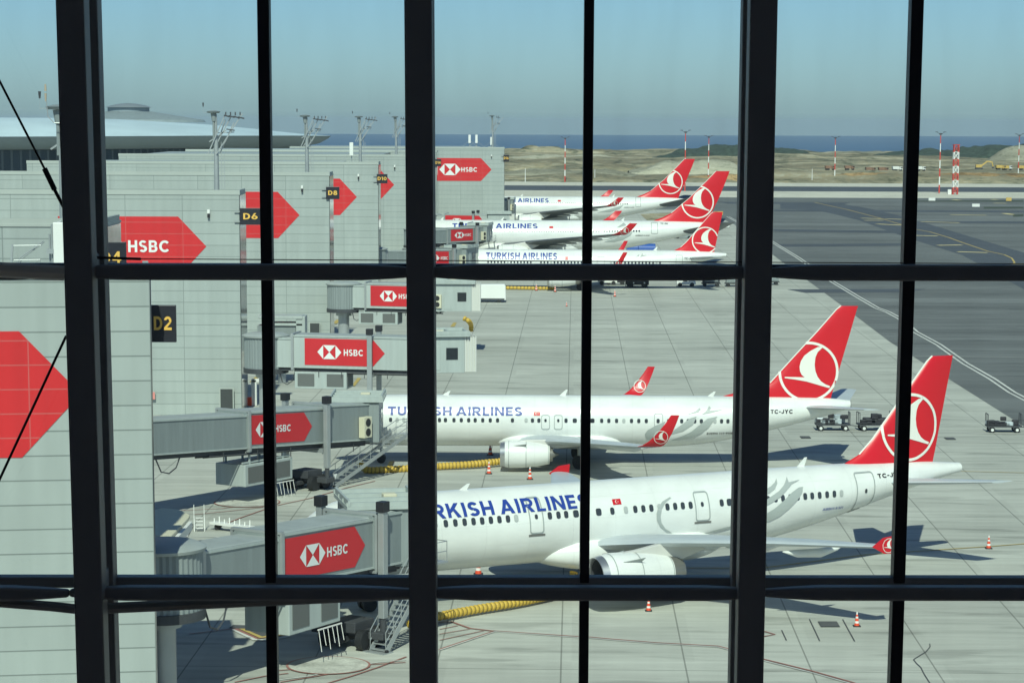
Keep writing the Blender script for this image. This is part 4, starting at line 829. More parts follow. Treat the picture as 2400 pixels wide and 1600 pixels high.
# --- widebodies
A330 = dict(
    R=2.82, st=[(0, 4.3, 4.1, .05), (.3, 4.9, 3.55, .6), (1.2, 5.8, 2.9, 1.4), (2.6, 6.9, 2.45, 2.1), (4.5, 7.6, 2.3, 2.6), (7, 7.88, 2.27, 2.8), (9, 7.9, 2.26, 2.82), (38, 7.9, 2.26, 2.82), (42, 7.9, 2.6, 2.78), (47, 7.9, 3.5, 2.55), (52, 7.85, 4.6, 2.05), (57, 7.7, 5.7, 1.3), (61, 7.4, 6.4, .6), (62.6, 7.2, 6.6, .35)],
    wing=[(0, 19.0, 32.0, 3.1, 1.7), (2.7, 20.6, 32.0, 3.3, 1.5), (9.5, 25.2, 33.0, 4.3, .9), (20, 33.2, 38.0, 5.6, .5), (28.9, 39.8, 42.2, 6.6, .25)], tip='blend',
    wl=((28.9, 39.8, 42.2, 6.6), (30.0, 43.0, 44.3, 8.6)), fairings=[7, 12, 16.5, 21], flen=5.4,
    belly=(15.5, 36.0, 3.0, 3.0, 1.25), eng=(20.2, 25.8, 9.4, 2.3, 1.62, 'open'),
    fin=[(7.5, 47.6, 58.6), (7.92, 48.8, 58.8), (8.5, 50.4, 59.0), (9.3, 52.0, 59.3), (12, 55.2, 60.6), (15, 58.2, 61.8), (16.9, 60.0, 62.5)], fint=1.0, le0=3,
    stab=[(0, 52.8, 60.4, 5.9, .8), (1.2, 53.6, 60.4, 6.0, .8), (9.7, 60.4, 62.8, 8.0, .2)],
    emb=(56.9, 11.6, 3.35), ant=[(10, .5), (21, .5), (43, .5)], gear=[(6.7, 0, .5), (32.5, -5.3, .7), (32.5, 5.3, .7)], wsize=(.28, .38), shadewing=True, doorwin=False, outl=.10)
w4 = [1182, 1195, 1202, 1216, 1223] + [1236 + i * 5.6 for i in range(20)] + [1391 + i * 6.3 for i in range(18)]
A330a = dict(A330, pos=(-23.1, 462), yaw=0., label='fourth white airliner, large widebody, red tail beside the small tail with the yellow board', embpx=(1634.9, 473.5, 38), wref=(1290, 540.5), wins=w4,
    doors=[(1526, 521, 1542, 548)], text=[('TURKISH AIRLINES', 1060, 1260, 535.5, 524, M_blue, .05, 0), ('AIRBUS A330', 1489, 1522, 553, 550.5, M_black, .02, .2), ('TC-JNL', 1548, 1566, 526, 522.5, M_black, .02, 0)],
    flag=(1292, 533, 9, 5), mz=(1, 0, 0), motif=[[(1462, 522), (1468, 528), (1452, 533), (1446, 533)], [(1478, 522), (1480, 526), (1494, 525), (1476, 532), (1466, 533)], [(1484, 541), (1478, 552), (1460, 562), (1440, 567), (1415, 567), (1440, 560), (1465, 548)], [(1462, 541), (1450, 555), (1425, 562), (1400, 562), (1430, 552)]])
build_aircraft(A330a)
w5 = [1226, 1237, 1243, 1256] + [1266 + i * 4.3 for i in range(20)] + [1400 + i * 5 for i in range(15)]
A330b = dict(A330, pos=(-19.1, 607), yaw=0., label='farthest white airliner, widebody beside the D16 tower', embpx=(1571.7, 426.6, 28), wref=(1300, 477.3), wins=w5,
    doors=[(1489.5, 462, 1502, 485)], text=[('TURKISH AIRLINES', 1138, 1286, 474.5, 465, M_blue, .05, 0), ('AIRBUS A330', 1462, 1486, 487, 485, M_black, .02, .2)],
    flag=(1311, 471, 7, 4), mz=(1, 0, 0), motif=[[(1450, 466), (1455, 471), (1444, 474), (1438, 474)], [(1462, 480), (1452, 490), (1430, 497), (1400, 498), (1430, 490)]])
build_aircraft(A330b)
# ------------------------------------------------------------------ boarding bridges
def bridge(P0, P1, fl0, fl1, cabdir, label, secs, poster, cols=(.86,), unit=None, stairs=None, hgt=(2.3, 2.5, 2.65), paint=M_br1, rot=True, hose=None, ac=True, cablen=4.2, fringe=False, side=1, letters=True):
    """P0 rotunda centre, P1 tunnel end; fl floor heights; secs fractions of the three tunnel sections"""
    P0, P1 = Vector((*P0, 0)), Vector((*P1, 0)); d = P1 - P0; L = d.length; a = math.atan2(d.y, d.x)
    t = empty('boarding_bridge', P0, a, label, 'boarding bridge', 'boarding bridges along the pier')
    zf = lambda x: fl0 + (fl1 - fl0) * x / L
    if rot:
        rb = MB(); n = 40; rg = lambda r, z: [(r * math.cos(2 * math.pi * k / n), r * math.sin(2 * math.pi * k / n), z) for k in range(n)]
        rings = []
        for z in (fl0 - .2, fl0 + 2.5): rings.append([((1.82 + .05 * (k % 2)) * math.cos(2 * math.pi * k / 80), (1.82 + .05 * (k % 2)) * math.sin(2 * math.pi * k / 80), z) for k in range(80)])
        ro = rb.loft(rings).build('rotunda', M_br1, t)
        MB().loft([rg(2.0, fl0 + 2.48), rg(2.05, fl0 + 2.62), rg(1.6, fl0 + 2.8)]).build('roof', M_brroof, ro, smooth=True)
        MB().loft([rg(1.95, fl0 - .6), rg(1.95, fl0 - .18)]).build('base_ring', M_under, ro)
        MB().cyl((0, 0, 0), (0, 0, fl0 - .6), .62, n=28).cyl((0, 0, 0), (0, 0, .25), 1.0, n=28).cyl((0, 0, fl0 - 1.0), (0, 0, fl0 - .6), .9, n=28).build('support_column', M_steel, t, smooth=True)
    ys = -side   # near side is local -y
    W2 = (1.25, 1.36, 1.47)
    for i, (s0, s1) in enumerate(secs):
        x0, x1 = s0 * L, s1 * L; w, h = W2[i], hgt[i]; b = MB()
        rg = lambda x: [(x, -w, zf(x)), (x, w, zf(x)), (x, w, zf(x) + h - .12), (x, w * .9, zf(x) + h), (x, -w * .9, zf(x) + h), (x, -w, zf(x) + h - .12)]
        o = b.loft([rg(x0), rg(x1)]).build('tunnel_section', paint, t)
        fb = MB()
        for x in (x0 + .12, x1 - .12):
            q = .07
            for yy in (-w - q, w + q): fb.beam((x, yy, zf(x) - .15), (x, yy, zf(x) + h + .08), .14, .2, up=(1, 0, 0))
            fb.beam((x, -w - .1, zf(x) + h + .08), (x, w + .1, zf(x) + h + .08), .22, .14); fb.beam((x, -w - .1, zf(x) - .15), (x, w + .1, zf(x) - .15), .22, .14)
        fb.build('end_frame', M_steel, o)
        tb = MB(); tb.beam((x0 + .2, -w - .02, zf(x0) + h - .04), (x1 - .2, -w - .02, zf(x1) + h - .04), .08, .12).beam((x0 + .2, -w - .02, zf(x0) + .06), (x1 - .2, -w - .02, zf(x1) + .06), .07, .1); tb.build('edge_trim', M_br2, o)
        rb = MB(); rb.loft([[(x, -w * .88, zf(x) + h + .005), (x, w * .88, zf(x) + h + .005), (x, w * .8, zf(x) + h + .06), (x, -w * .8, zf(x) + h + .06)] for x in (x0 + .3, x1 - .3)]); rb.build('roof', M_brroof, o)
        ub = MB()
        for yy in (-w * .8, w * .8): ub.beam((x0 + .2, yy, zf(x0) - .18), (x1 - .2, yy, zf(x1) - .18), .14, .24)
        nn = max(2, int((x1 - x0) / 1.5))
        for k in range(nn + 1): x = x0 + .3 + (x1 - x0 - .6) * k / nn; ub.beam((x, -w * .8, zf(x) - .15), (x, w * .8, zf(x) - .15), .08, .14)
        ub.build('floor_beams', M_under, o)
    if poster:
        q0, q1, tip, sec, lg = poster; w, h = W2[sec], hgt[sec]; x0, x1 = q0 * L, q1 * L
        y0 = ys * (w + .012); z0, z1 = .28, h - .22
        pm = MB(); pts = arrow_pts(x0, x1, z0, z1, (z1 - z0) * .45) if tip else [(x0, z0), (x1, z0), (x1, z1), (x0, z1)]
        pm.prism([(x, y0, zf(x) + z) for x, z in pts], (0, ys * .02, 0)); p = pm.build('banner', M_redv, t)
        fm = lambda x, z: Vector((x, y0 + ys * .035, zf(x) + z)); hh = z1 - z0; zc = (z0 + z1) / 2; Lq = x1 - x0
        if lg:
            hx = x0 + Lq * lg[0]; hw = Lq * lg[1]; decal('logo', hexlogo(hx, zc, hw, hh * .52), fm, M_vinylw, p, 0)
            if letters: decal('lettering', text_shape('HSBC', x0 + Lq * lg[2], x0 + Lq * lg[3], zc - hh * .12, zc + hh * .12, .045), fm, M_vinylw, p, 0)
    for c in cols:
        x = c * L; topz = zf(x) + hgt[2] + .3
        for yy in (-1.85, 1.85):
            o = MB().box((x, yy, (topz + 1.6) / 2), (.42, .34, topz - 1.6)).build('lift_column', M_steel, t, bevel=.03)
            MB().box((x, yy, topz + .18), (.56, .48, .52)).build('cap', M_black, o, bevel=.03)
            MB().cyl((x, yy, .9), (x, yy, 1.7), .16, n=12).build('piston', M_under, o)
        bg_ = MB().box((x, 0, .75), (1.0, 4.3, .35)).box((x, 0, 1.1), (1.7, 1.5, .55)).beam((x - 1.5, 0, .5), (x + 1.5, 0, .5), .3).build('wheel_bogie', M_under, t, bevel=.04)
        for yy in (-1.1, 1.1):
            for dx in (-.62, .62): MB().cyl((x + dx, yy - .2, .52), (x + dx, yy + .2, .52), .52, n=24).build('tyre', M_dark, bg_, smooth=True)
        MB().prism([(x + .3, -2.2, 1.15), (x + .7, -2.2, 1.15), (x + .5, -2.2, .8)], (0, .03, 0)).build('warning_sign', M_vinylw, bg_)
        MB().beam((x, -1.6, zf(x) - .5), (x, 1.6, zf(x) - .5), .35, .3).build('cross_beam', M_steel, t)
    if unit:
        u0, u1, uz0, uz1 = unit; x0, x1 = u0 * L, u1 * L; wd = 1.3; xm = (x0 + x1) / 2
        o = MB().box((xm, 0, (uz0 + uz1) / 2), (x1 - x0, wd * 2, uz1 - uz0)).build('air_unit', M_br2, t, bevel=.04)
        gb = MB(); wg_ = (x1 - x0)
        for f0, f1 in ((.06, .38), (.62, .94)):
            gb.box((x0 + wg_ * (f0 + f1) / 2, ys * (wd + .01), (uz0 + uz1) / 2 + .02), (wg_ * (f1 - f0), .04, (uz1 - uz0) * .74))
        gb.build('grille', M_grill, o)
        gb = MB(); gb.box((x1 + .01, 0, (uz0 + uz1) / 2), (.04, wd * 1.5, (uz1 - uz0) * .75)); gb.build('grille', M_grill, o)
        hb = MB()
        for k in range(3):
            x = x0 + wg_ * (.15 + .35 * k)
            for yy in (-wd * .8, wd * .8): hb.beam((x, yy, uz1 - .02), (x, yy, zf(x) - .1), .12)
        hb.beam((x0, ys * wd * .8, uz1 + .12), (x1, ys * wd * .8, uz1 + .12), .1); hb.build('hanger', M_br2, o)
        if fringe:
            fb = MB(); fb.beam((x1 - 1.9, ys * wd, uz0 - .12), (x1 + .1, ys * wd, uz0 - .12), .06)
            for k in range(6): x = x1 - 1.85 + k * .38; fb.beam((x, ys * wd, uz0 - .12), (x + .1, ys * (wd + .1), uz0 - 1.2 + .25 * (k % 2)), .03)
            fb
            fb.build('height_marker_chains', M_conew, o)
    # cab
    ca = cabdir - a; cb = Matrix.Translation((L, 0, 0)) @ Matrix.Rotation(ca, 4, 'Z'); T = lambda x, y, z: cb @ Vector((x, y, z))
    ch = hgt[2] + .15
    def cbox(b, x0, x1, y0, y1, z0, z1):
        vs = [T(x, y, z) for z in (z0, z1) for x, y in ((x0, y0), (x1, y0), (x1, y1), (x0, y1))]
        return b.add(vs, [(3, 2, 1, 0), (4, 5, 6, 7), (0, 1, 5, 4), (1, 2, 6, 5), (2, 3, 7, 6), (3, 0, 4, 7)])
    f = fl1; b = MB(); cbox(b, -1.3, cablen - 1.3, -1.65, 1.65, f - .15, f + ch); cab = b.build('cab', paint, t, bevel=.05)
    b = MB(); cbox(b, -1.5, cablen - .9, -1.95, 1.95, f + ch + .004, f + ch + .2); 
    for x in (-1.4, .1, 1.6, cablen - 1.0): cbox(b, x, x + .12, -1.97, 1.97, f + ch + .2, f + ch + .38)
    for y in (-1.9, 1.78): cbox(b, -1.5, cablen - .9, y, y + .12, f + ch + .21, f + ch + .5)
    b.build('canopy', M_br2, cab)
    b = MB(); cbox(b, .5, 1.2, -.9, -.2, f + ch + .21, f + ch + .48); b.build('roof_unit', M_cream, cab, bevel=.05)
    b = MB()
    for k in range(9): q = .0 if k % 2 else .12; x = cablen - 1.3 + k * .11; cbox(b, x, x + .11, -1.55 - q, 1.55 + q, f - .05, f + ch - .1 + q)
    b.build('bellows', mat('bellows_pale', (.62, .62, .58), .8), cab)
    b = MB(); cbox(b, -.2, .8, -1.69, -1.64, f + .1, f + 2.15); b.build('side_door', M_br2, cab, bevel=.02)
    b = MB(); cbox(b, 1.3, 2.3, -1.69, -1.64, f + 1.0, f + 2.0); b.build('window', M_glassd, cab)
    if ac:
        x = L * .945
        o = MB().box((x, ys * (W2[2] + .3), zf(x) + 1.0), (.95, .5, 1.5)).build('cooling_unit', M_cream, t, bevel=.03)
        gb = MB()
        for z in (.65, 1.35): gb.cyl((x, ys * (W2[2] + .54), zf(x) + z), (x, ys * (W2[2] + .57), zf(x) + z), .29, n=20)
        gb.build('fan_grille', M_dark, o)
    if stairs:
        bx, by, tx, ty = stairs; wi = t.matrix_world
        B = gp(bx, by); Rm = Matrix.Rotation(-a, 3, 'Z'); B = Rm @ (B - P0); Tt = Rm @ (Vector((tx, ty, 0)) - P0); Tt.z = fl1
        dd = (Tt - B); dh = Vector((dd.x, dd.y, 0)).normalized(); sdv = Vector((-dh.y, dh.x, 0)) * .5
        b = MB()
        for s_ in (-1, 1): b.beam(B + sdv * s_, Tt + sdv * s_, .06, .26)
        n = 16
        for k in range(n): p = B + dd * ((k + .5) / n); b.beam(p - sdv, p + sdv, .27, .04)
        b.beam(Tt - sdv * 1.2 + dh * .6, Tt + sdv * 1.2 + dh * .6, 1.2, .08); b.beam(B - sdv * 1.3, B + sdv * 1.3, .8, .12)
        so_ = b.build('service_stairs', M_steel, t)
        b = MB(); up = Vector((0, 0, 1))
        for s_ in (-1, 1):
            for hh_ in (.55, 1.05): b.tube([B + sdv * s_ + up * hh_, Tt + sdv * s_ + up * hh_, Tt + sdv * s_ + dh * 1.2 + up * hh_], .025, 6)
            for k in range(7): p = B + dd * (k / 6) + sdv * s_; b.tube([p, p + up * 1.05], .022, 6)
            p = Tt + sdv * s_ + dh * 1.2; b.tube([p, p + up * 1.05], .025, 6)
        b.tube([Tt + sdv + dh * 1.2 + up * 1.05, Tt - sdv + dh * 1.2 + up * 1.05], .025, 6)
        b.build('handrail', M_steel, so_)
        MB().cyl(B - sdv * 1.2 + Vector((0, 0, .0)) + up * .1 - sdv * .05, B - sdv * 1.0 + up * .1, .1, n=10).cyl(B + sdv * 1.0 + up * .1, B + sdv * 1.2 + up * .1, .1, n=10).build('castor', M_dark, so_)
    # cable loop and services under the tunnel
    b = MB(); w = W2[1]
    for yy, zz in ((ys * w * .5, -.45), (ys * w * .9, -.35), (0, -.5)): b.tube([(L * .3, yy, zf(L * .3) + zz), (L * .97, yy, zf(L * .97) + zz)], .06, 6)
    for k in range(5): x = L * (.35 + .14 * k); b.beam((x, ys * w, zf(x) - .1), (x, ys * w, zf(x) - .75), .05)
    b.tube([(L * .1, ys * 1.0, zf(0) - .3), (L * .12, ys * 1.05, zf(0) - 1.3), (L * .15, ys * 1.05, zf(0) - 1.5), (L * .18, ys * 1.0, zf(0) - 1.2), (L * .2, ys * 1, zf(0) - .3)], .05, 6)
    b.build('cable_tray', M_under, t)
    return t
S3 = ((.07, .42), (.40, .86), (.84, 1.0))
bridge((-15.6, 110.3), (-6.6, 125.6), 4.6, 3.95, R_(102), 'nearest boarding bridge, grey with dull red HSBC arrow, at the bottom', S3, (.405, .80, True, 1, (.36, .30, .53, .78)), cols=(.85,), unit=(.445, .685, 1.9, 3.6), stairs=(886, 1528, -4.4, 124.6), fringe=True, ac=False)
bridge((-25.5, 160.7), (-11.3, 182.6), 4.5, 2.95, R_(90), 'second boarding bridge reaching the TC-JYC airliner, grey with dull red banner', ((.05, .46), (.45, .80), (.78, 1.0)), (.462, .722, True, 1, (.22, .3, .38, .64)), cols=(.765,), unit=(.44, .64, 1.2, 2.7), stairs=(769, 1141, -8.2, 184.8), fringe=True)
bridge((-21.3, 216.8), (-7.2, 214.5), 4.95, 4.85, R_(10), 'third boarding bridge, unused, light grey with full bright red HSBC arrow', ((.05, .2), (.18, .96), (.94, 1.0)), (.265, .755, True, 1, (.31, .30, .49, .73)), cols=(.67,), unit=(.20, .52, 3.15, 4.6), paint=M_br2, hgt=(2.5, 2.78, 2.8))
bridge((-19.2, 286), (-7.5, 284), 4.95, 4.85, R_(0), 'fourth boarding bridge, unused, light grey, behind the middle column', ((.08, .25), (.23, .95), (.94, 1.0)), (.29, .85, True, 1, (.31, .30, .49, .73)), cols=(.76,), unit=(.17, .55, 3.1, 4.5), paint=M_br2, hgt=(2.5, 2.78, 2.8))
bridge((-20.5, 373), (-8.2, 385), 4.5, 3.9, R_(70), 'fifth boarding bridge at the nose of the TC-JSR airliner', S3, (.5, .80, False, 1, (.38, .5, .68, .95)), cols=(.84,), stairs=None)
bridge((-17, 437), (-6, 451), 4.7, 4.6, R_(80), 'sixth boarding bridge at the fourth airliner', S3, (.46, .80, False, 1, (.38, .45, .62, .92)), cols=(.84,), stairs=(1126, 588, -3.6, 452))
bridge((-16, 497), (-3.6, 494), 4.95, 4.9, R_(0), 'seventh boarding bridge, only its red roofline banner visible behind the fourth airliner', ((.08, .25), (.23, .95), (.94, 1.0)), (.24, .86, True, 1, (.31, .30, .49, .73)), cols=(.7,), paint=M_br2, hgt=(2.5, 2.78, 2.8))
bridge((-7, 588), (-1.6, 599.5), 4.7, 4.6, R_(85), 'farthest boarding bridge between the D16 tower and the farthest airliner', S3, None, cols=(.8,))
# bellmouth deck pieces by the third bridge
e = empty('parked_cab', (aty(660, 770, 250).x, 250, 0), 0, 'pale stepped canopy of another bridge behind the third bridge', 'boarding bridge')
MB().box((0, 0, 6.6), (4.4, 3, .3)).box((.3, 0, 5.9), (3.8, 2.8, .25)).box((2.0, 0, 4.9), (.9, 2.8, 3.6)).build('canopy', M_br2, e, bevel=.04)
MB().box((-.4, 0, 4.5), (3.8, 2.4, 2.5)).build('cabin', M_br1, e); MB().cyl((0, 0, 0), (0, 0, 3.3), .4, n=14).build('support_column', M_steel, e)
# ------------------------------------------------------------------ hoses
def hose(pts, r, label, seg=.28, dark=M_hosed):
    P = [Vector(p) for p in pts]; out = []
    for i in range(len(P) - 1):
        p0, p1, p2, p3 = P[max(i - 1, 0)], P[i], P[i + 1], P[min(i + 2, len(P) - 1)]; n = max(2, int((p2 - p1).length / (seg / 4)))
        for k in range(n): u = k / n; out.append(.5 * (2 * p1 + (p2 - p0) * u + (2 * p0 - 5 * p1 + 4 * p2 - p3) * u * u + (3 * p1 - p0 - 3 * p2 + p3) * u ** 3))
    out.append(P[-1]); rs = [r * (1.0 if (i % 4) < 2 else .86) for i in range(len(out))]
    b = MB(); b.tube(out, rs, 14); o = b.build('air_hose', [M_yellow, dark], smooth=False)
    nf = 14
    for k, pgn in enumerate(o.data.polygons):
        if k // nf % 4 == 2: pgn.material_index = 1
    tag(o, label, 'hose', 'preconditioned air hoses'); return o
G = lambda px, py, z: (lambda p: (p.x, p.y, z))(gp(px, py, z))
hose([G(843, 1082, .9), G(848, 1092, .5), G(862, 1101, .25), G(900, 1100, .25), G(960, 1097, .25), G(1030, 1092, .3), G(1100, 1088, .35), G(1176, 1081, .4), G(1230, 1080, .4)], .27, 'yellow ribbed hose running under the second airliner to its engine')
hose([G(962, 1462, .4), G(1000, 1450, .35), G(1040, 1441, .35), G(1120, 1426, .35), G(1200, 1413, .35), G(1260, 1401, .35), G(1330, 1384, .35), G(1345, 1340, 1.3)], .24, 'yellow ribbed hose at the bottom under the nearest airliner')
hose([G(1172, 674, .3), G(1230, 675, .3), G(1300, 676, .3)], .26, 'short straight yellow hose by the white van', .5)
hose([G(1088, 746, 2.6), G(1098, 752, 2.3), G(1104, 762, 1.6), G(1104, 775, .9)], .3, 'yellow hose end hanging below the fourth bridge', .4)
# ------------------------------------------------------------------ cones
def cone(h=.78):
    t = empty('traffic_cone', label='x', cat='traffic cone', group='orange and white traffic cones')
    MB().box((0, 0, .03), (.42, .42, .06)).build('base', M_dark, t, bevel=.01)
    r = lambda z: .15 - .12 * (z - .06) / h
    zs = [.06, .2, .32, .48, .58, .70, .06 + h]
    b = MB()
    for k in range(6):
        if True: b.loft([[(r(z) * math.cos(2 * math.pi * j / 16), r(z) * math.sin(2 * math.pi * j / 16), z) for j in range(16)] for z in (zs[k], zs[k + 1])], mi=k % 2, cap=(k == 5))
    b.build('body', [M_orange, M_conew], t, smooth=True); return t
c0 = None
for px, py, lab, s in ((1146, 1110, 'cone beside the yellow hose left of the second engine', 1.1), (1242, 1123, 'cone on the apron below the second engine', 1.1), (1121, 1346, 'dark shaded cone under the nearest airliner nose', 1.3), (1520, 1431, 'cone below the engine of the nearest airliner', .88), (2008, 1467, 'cone right of the drain cover in the lower right', .92), (2317, 1285, 'cone on the yellow line at far right', .98), (1257, 681, 'tiny cone at the straight yellow hose', 1.2), (1301, 684, 'tiny cone at the end of the straight yellow hose', 1.2), (1441, 695, 'tiny cone below the third airliner wing', 1.2), (1149, 1066, 'cone standing in shade left of the second engine', 1.2), (1328, 793 - 75, 'small cone marker on the empty stand', .8)):
    p = gp(px, py)
    if c0 is None: c0 = cone(); c0.location = (p.x, p.y, 0); c0['label'] = lab; c0.scale = (s, s, s); q = c0
    else: q = copy_tree(c0, (p.x, p.y, 0), 0, lab); q.scale = (s, s, s)
# ------------------------------------------------------------------ masts on the airfield
def field_mast(px, by, ty, label, lattice=False, head=True, bands=7, dia=.5):
    p = gp(px, by); s = 5900 / p.y; h = (by - ty) / s
    t = empty('mast', (p.x, p.y, 0), 0, label, 'mast', 'red and white masts on the airfield')
    if lattice:
        b = MB(); w = .85
        for k in range(bands):
            z0, z1 = h * k / bands, h * (k + 1) / bands; mi = k % 2
            for sx in (-1, 1):
                for sy in (-1, 1): b.beam((sx * w, sy * w, z0), (sx * w, sy * w, z1), .26, mi=mi)
            for sy in (-1, 1): b.beam((-w, sy * w, z0), (w, sy * w, z1), .16, mi=mi); b.beam((w, sy * w, z0), (-w, sy * w, z1), .12, mi=mi); b.beam((-w, sy * w, z1), (w, sy * w, z1), .2, mi=mi)
        b.box((0, 0, h + .1), (2.3, 2.3, .2)).build('lattice_shaft', [M_mastr, M_mastw], t)
        MB().box((-2, 0, .9), (1.2, 1, 1.8)).build('cabinet', M_mastw, t)
    else:
        b = MB()
        for k in range(bands):
            z0, z1 = h * .95 * k / bands, h * .95 * (k + 1) / bands; r = lambda z: dia * (.55 - .25 * z / h)
            b.cyl((0, 0, z0), (0, 0, z1), r(z0), r(z1), 10, mi=k % 2)
        b.build('pole', [M_mastr, M_mastw], t, smooth=True)
        if head:
            b = MB().box((0, 0, h * .97), (1.0, 1.0, .5))
            for k in (-1, 1): b.beam((0, 0, h * .95), (k * 1.4, 0, h), .12).box((k * 1.5, 0, h), (.9, .6, .2))
            b.build('floodlight_head', M_under, t)
    return t
for a in ((1324, 427, 323, 'red and white mast left of the thin middle window bar'), (1605, 448, 308, 'red and white mast behind the farthest red tail'), (1660, 425, 320, 'red and white mast behind the fourth red tail', ), (1956, 427, 322, 'red and white mast standing alone over the far taxiway'), (2201, 453, 312, 'red and white mast beside the lattice tower'), (2386, 424, 316, 'red and white mast at the right edge')): field_mast(*a)
field_mast(2238, 456, 342, 'square red and white lattice tower', True)
for px, by, ty, lab in ((1231, 427, 395, 'thin pale pole by the far road beside the D16 tower'), (1394, 425, 397, 'thin pale pole right of the thin window bar'), (1903, 428, 396, 'thin pale lamp pole before the earth bank')):
    p = gp(px, by); s = 5900 / p.y; MBo = MB().cyl((p.x, p.y, 0), (p.x, p.y, (by - ty) / s), .16, .1, 8).build('lamp_pole', M_mastw); tag(MBo, lab, 'pole', 'thin pale poles')
# ------------------------------------------------------------------ taxiway boards
def board(px, py, w, h, m_, lab, stripe=None):
    p = gp(px, py); t = empty('taxiway_sign', (p.x, p.y, 0), 0, lab, 'sign', 'taxiway boards')
    MB().box((0, 0, .35 + h / 2), (w, .3, h)).build('board', m_, t, bevel=.03); b = MB()
    for x in (-w * .35, w * .35): b.box((x, 0, .18), (.1, .1, .36))
    b.build('leg', M_under, t)
    if stripe: MB().box((-w * .28, -.17, .35 + h / 2), (w * .36, .03, h * .8)).build('panel', M_black, t)
board(2184, 473, 2.2, .9, M_mastw, 'white taxiway board below the lattice tower'); board(2287, 487.5, 2.3, .9, M_mastw, 'white taxiway board on the grass strip at right')
board(2364, 473.5, 1.8, 1.1, M_vyel, 'plain yellow taxiway board near the right edge'); board(1684, 507, 2.4, 1.0, M_vyel, 'yellow and black taxiway board above the third red tail', True)
for pts in ([(1500, 636), (2330, 634), (2330, 644), (1500, 644)], [(2020, 684), (2330, 684), (2330, 696), (2020, 698)], [(2250, 745), (2330, 742), (2330, 760), (2250, 762)]):
    sheet('grass_verge', Z4(pts), .05, mat('verge_grass', (.06, .075, .045), .9, var=.3, scale=.2))
for px, y0, Z_, c in ((1560, 560, 0, 0),):
    sheet('grass_verge', [gp(1500, 502), gp(1615, 497), gp(1610, 512), gp(1520, 520)], .05, M_earth)
# ------------------------------------------------------------------ vehicles
def wheels(b, xs_, y, r, w=.22):
    for x in xs_:
        for yy in (-y, y): b.cyl((x, yy - w / 2, r), (x, yy + w / 2, r), r, n=18)
def cart(px, py, rz, label, bags, seed, material=M_bag):
    p = gp(px, py); t = empty('baggage_cart', (p.x, p.y + .7, 0), rz, label, 'baggage cart', 'loaded baggage carts'); random.seed(seed)
    MB().box((0, 0, .52), (2.9, 1.4, .12)).beam((1.4, 0, .45), (2.2, 0, .35), .08).build('deck', M_under, t)
    for x in (-1.05, 1.05):
        for y in (-.6, .6): w_ = MB().cyl((x, y - .1, .24), (x, y + .1, .24), .24, n=16).build('wheel', M_dark, t, smooth=True); MB().cyl((x, y - .115, .24), (x, y + .115, .24), .13, n=12).build('hub', M_mastw, w_)
    b = MB()
    for x in (-1.42, 1.42):
        for y in (-.6, 0, .6): b.beam((x, y, .5), (x, y, 1.55), .05)
        b.beam((x, -.6, 1.55), (x, .6, 1.55), .05)
    b.beam((-1.4, -.68, .95), (0, -.68, .95), .04).beam((-1.4, -.68, .7), (.4, -.68, .7), .04).build('end_rack', M_under, t)
    if bags:
        for k in range(bags):
            w_, d_, h_ = random.uniform(.4, .75), random.uniform(.3, .5), random.uniform(.3, .5); x = -1.1 + (k % 5) * .5; y = random.choice((-.35, .3)); z = .58 + h_ / 2 + (.42 if k > 6 else 0)
            MB().box((x, y, z), (w_, d_, h_), random.uniform(-.3, .3)).build('suitcase', random.choice((M_bag, M_bag, material)), t, bevel=.06)
    return t
cart(1953, 1010, 0, 'baggage cart with dark cases under the second red tail', 10, 3, M_bagl); cart(2052, 1010, .1, 'baggage cart with racks, partly hidden by the nearest red tail', 9, 4); cart(2355, 1014, 0, 'baggage cart with shiny wrapped cases at the right edge', 8, 5, M_bagl)
# white van
p = gp(1140, 709); t = empty('white_van', (p.x, p.y + 1, 0), 0, 'white panel van parked beside the fourth bridge', 'van')
side = [(-3.0, .35), (-2.95, 1.1), (-2.4, 1.35), (-1.75, 2.3), (-1.3, 2.55), (2.6, 2.6), (2.75, 2.4), (2.8, .35)]
MB().prism([(x, -.98, z) for x, z in side], (0, 1.96, 0)).build('body', M_mastw, t, bevel=.08)
b = MB(); wheels(b, (-2.0, 1.8), .86, .37); b.build('wheel', M_dark, t, smooth=True)
MB().prism([(-2.3, -.995, 1.4), (-1.72, -.995, 2.2), (-1.2, -.995, 2.2), (-1.2, -.995, 1.4)], (0, .01, 0)).build('window', M_glassd, t); MB().box((0, -1.0, .45), (5.2, .02, .3)).build('sill', M_under, t)
def tug(px, py, rz, lab, m_=M_mastw, k=1.):
    p = gp(px, py); t = empty('baggage_tug', (p.x, p.y + .8, 0), rz, lab, 'tug', 'small ground vehicles', k)
    MB().prism([(x, -.75, z) for x, z in ((-1.5, .35), (-1.5, .95), (-.6, 1.05), (-.5, .75), (.5, .75), (.6, 1.05), (1.5, .9), (1.55, .35))], (0, 1.5, 0)).build('body', m_, t, bevel=.05)
    b = MB().box((-.2, 0, 1.95), (1.9, 1.4, .08))
    for x in (-1.0, .6):
        for y in (-.65, .65): b.beam((x, y, .9), (x, y, 1.95), .07)
    b.build('canopy', m_, t); MB().box((-.1, 0, 1.3), (.6, 1.1, .9)).build('seat', M_under, t)
    b = MB(); wheels(b, (-.95, .95), .68, .33); b.build('wheel', M_dark, t, smooth=True); return t
tug(1608, 672, 0, 'white baggage tug below the third airliner tail'); tug(1424, 668, 0, 'small white service vehicle under the third airliner wing')
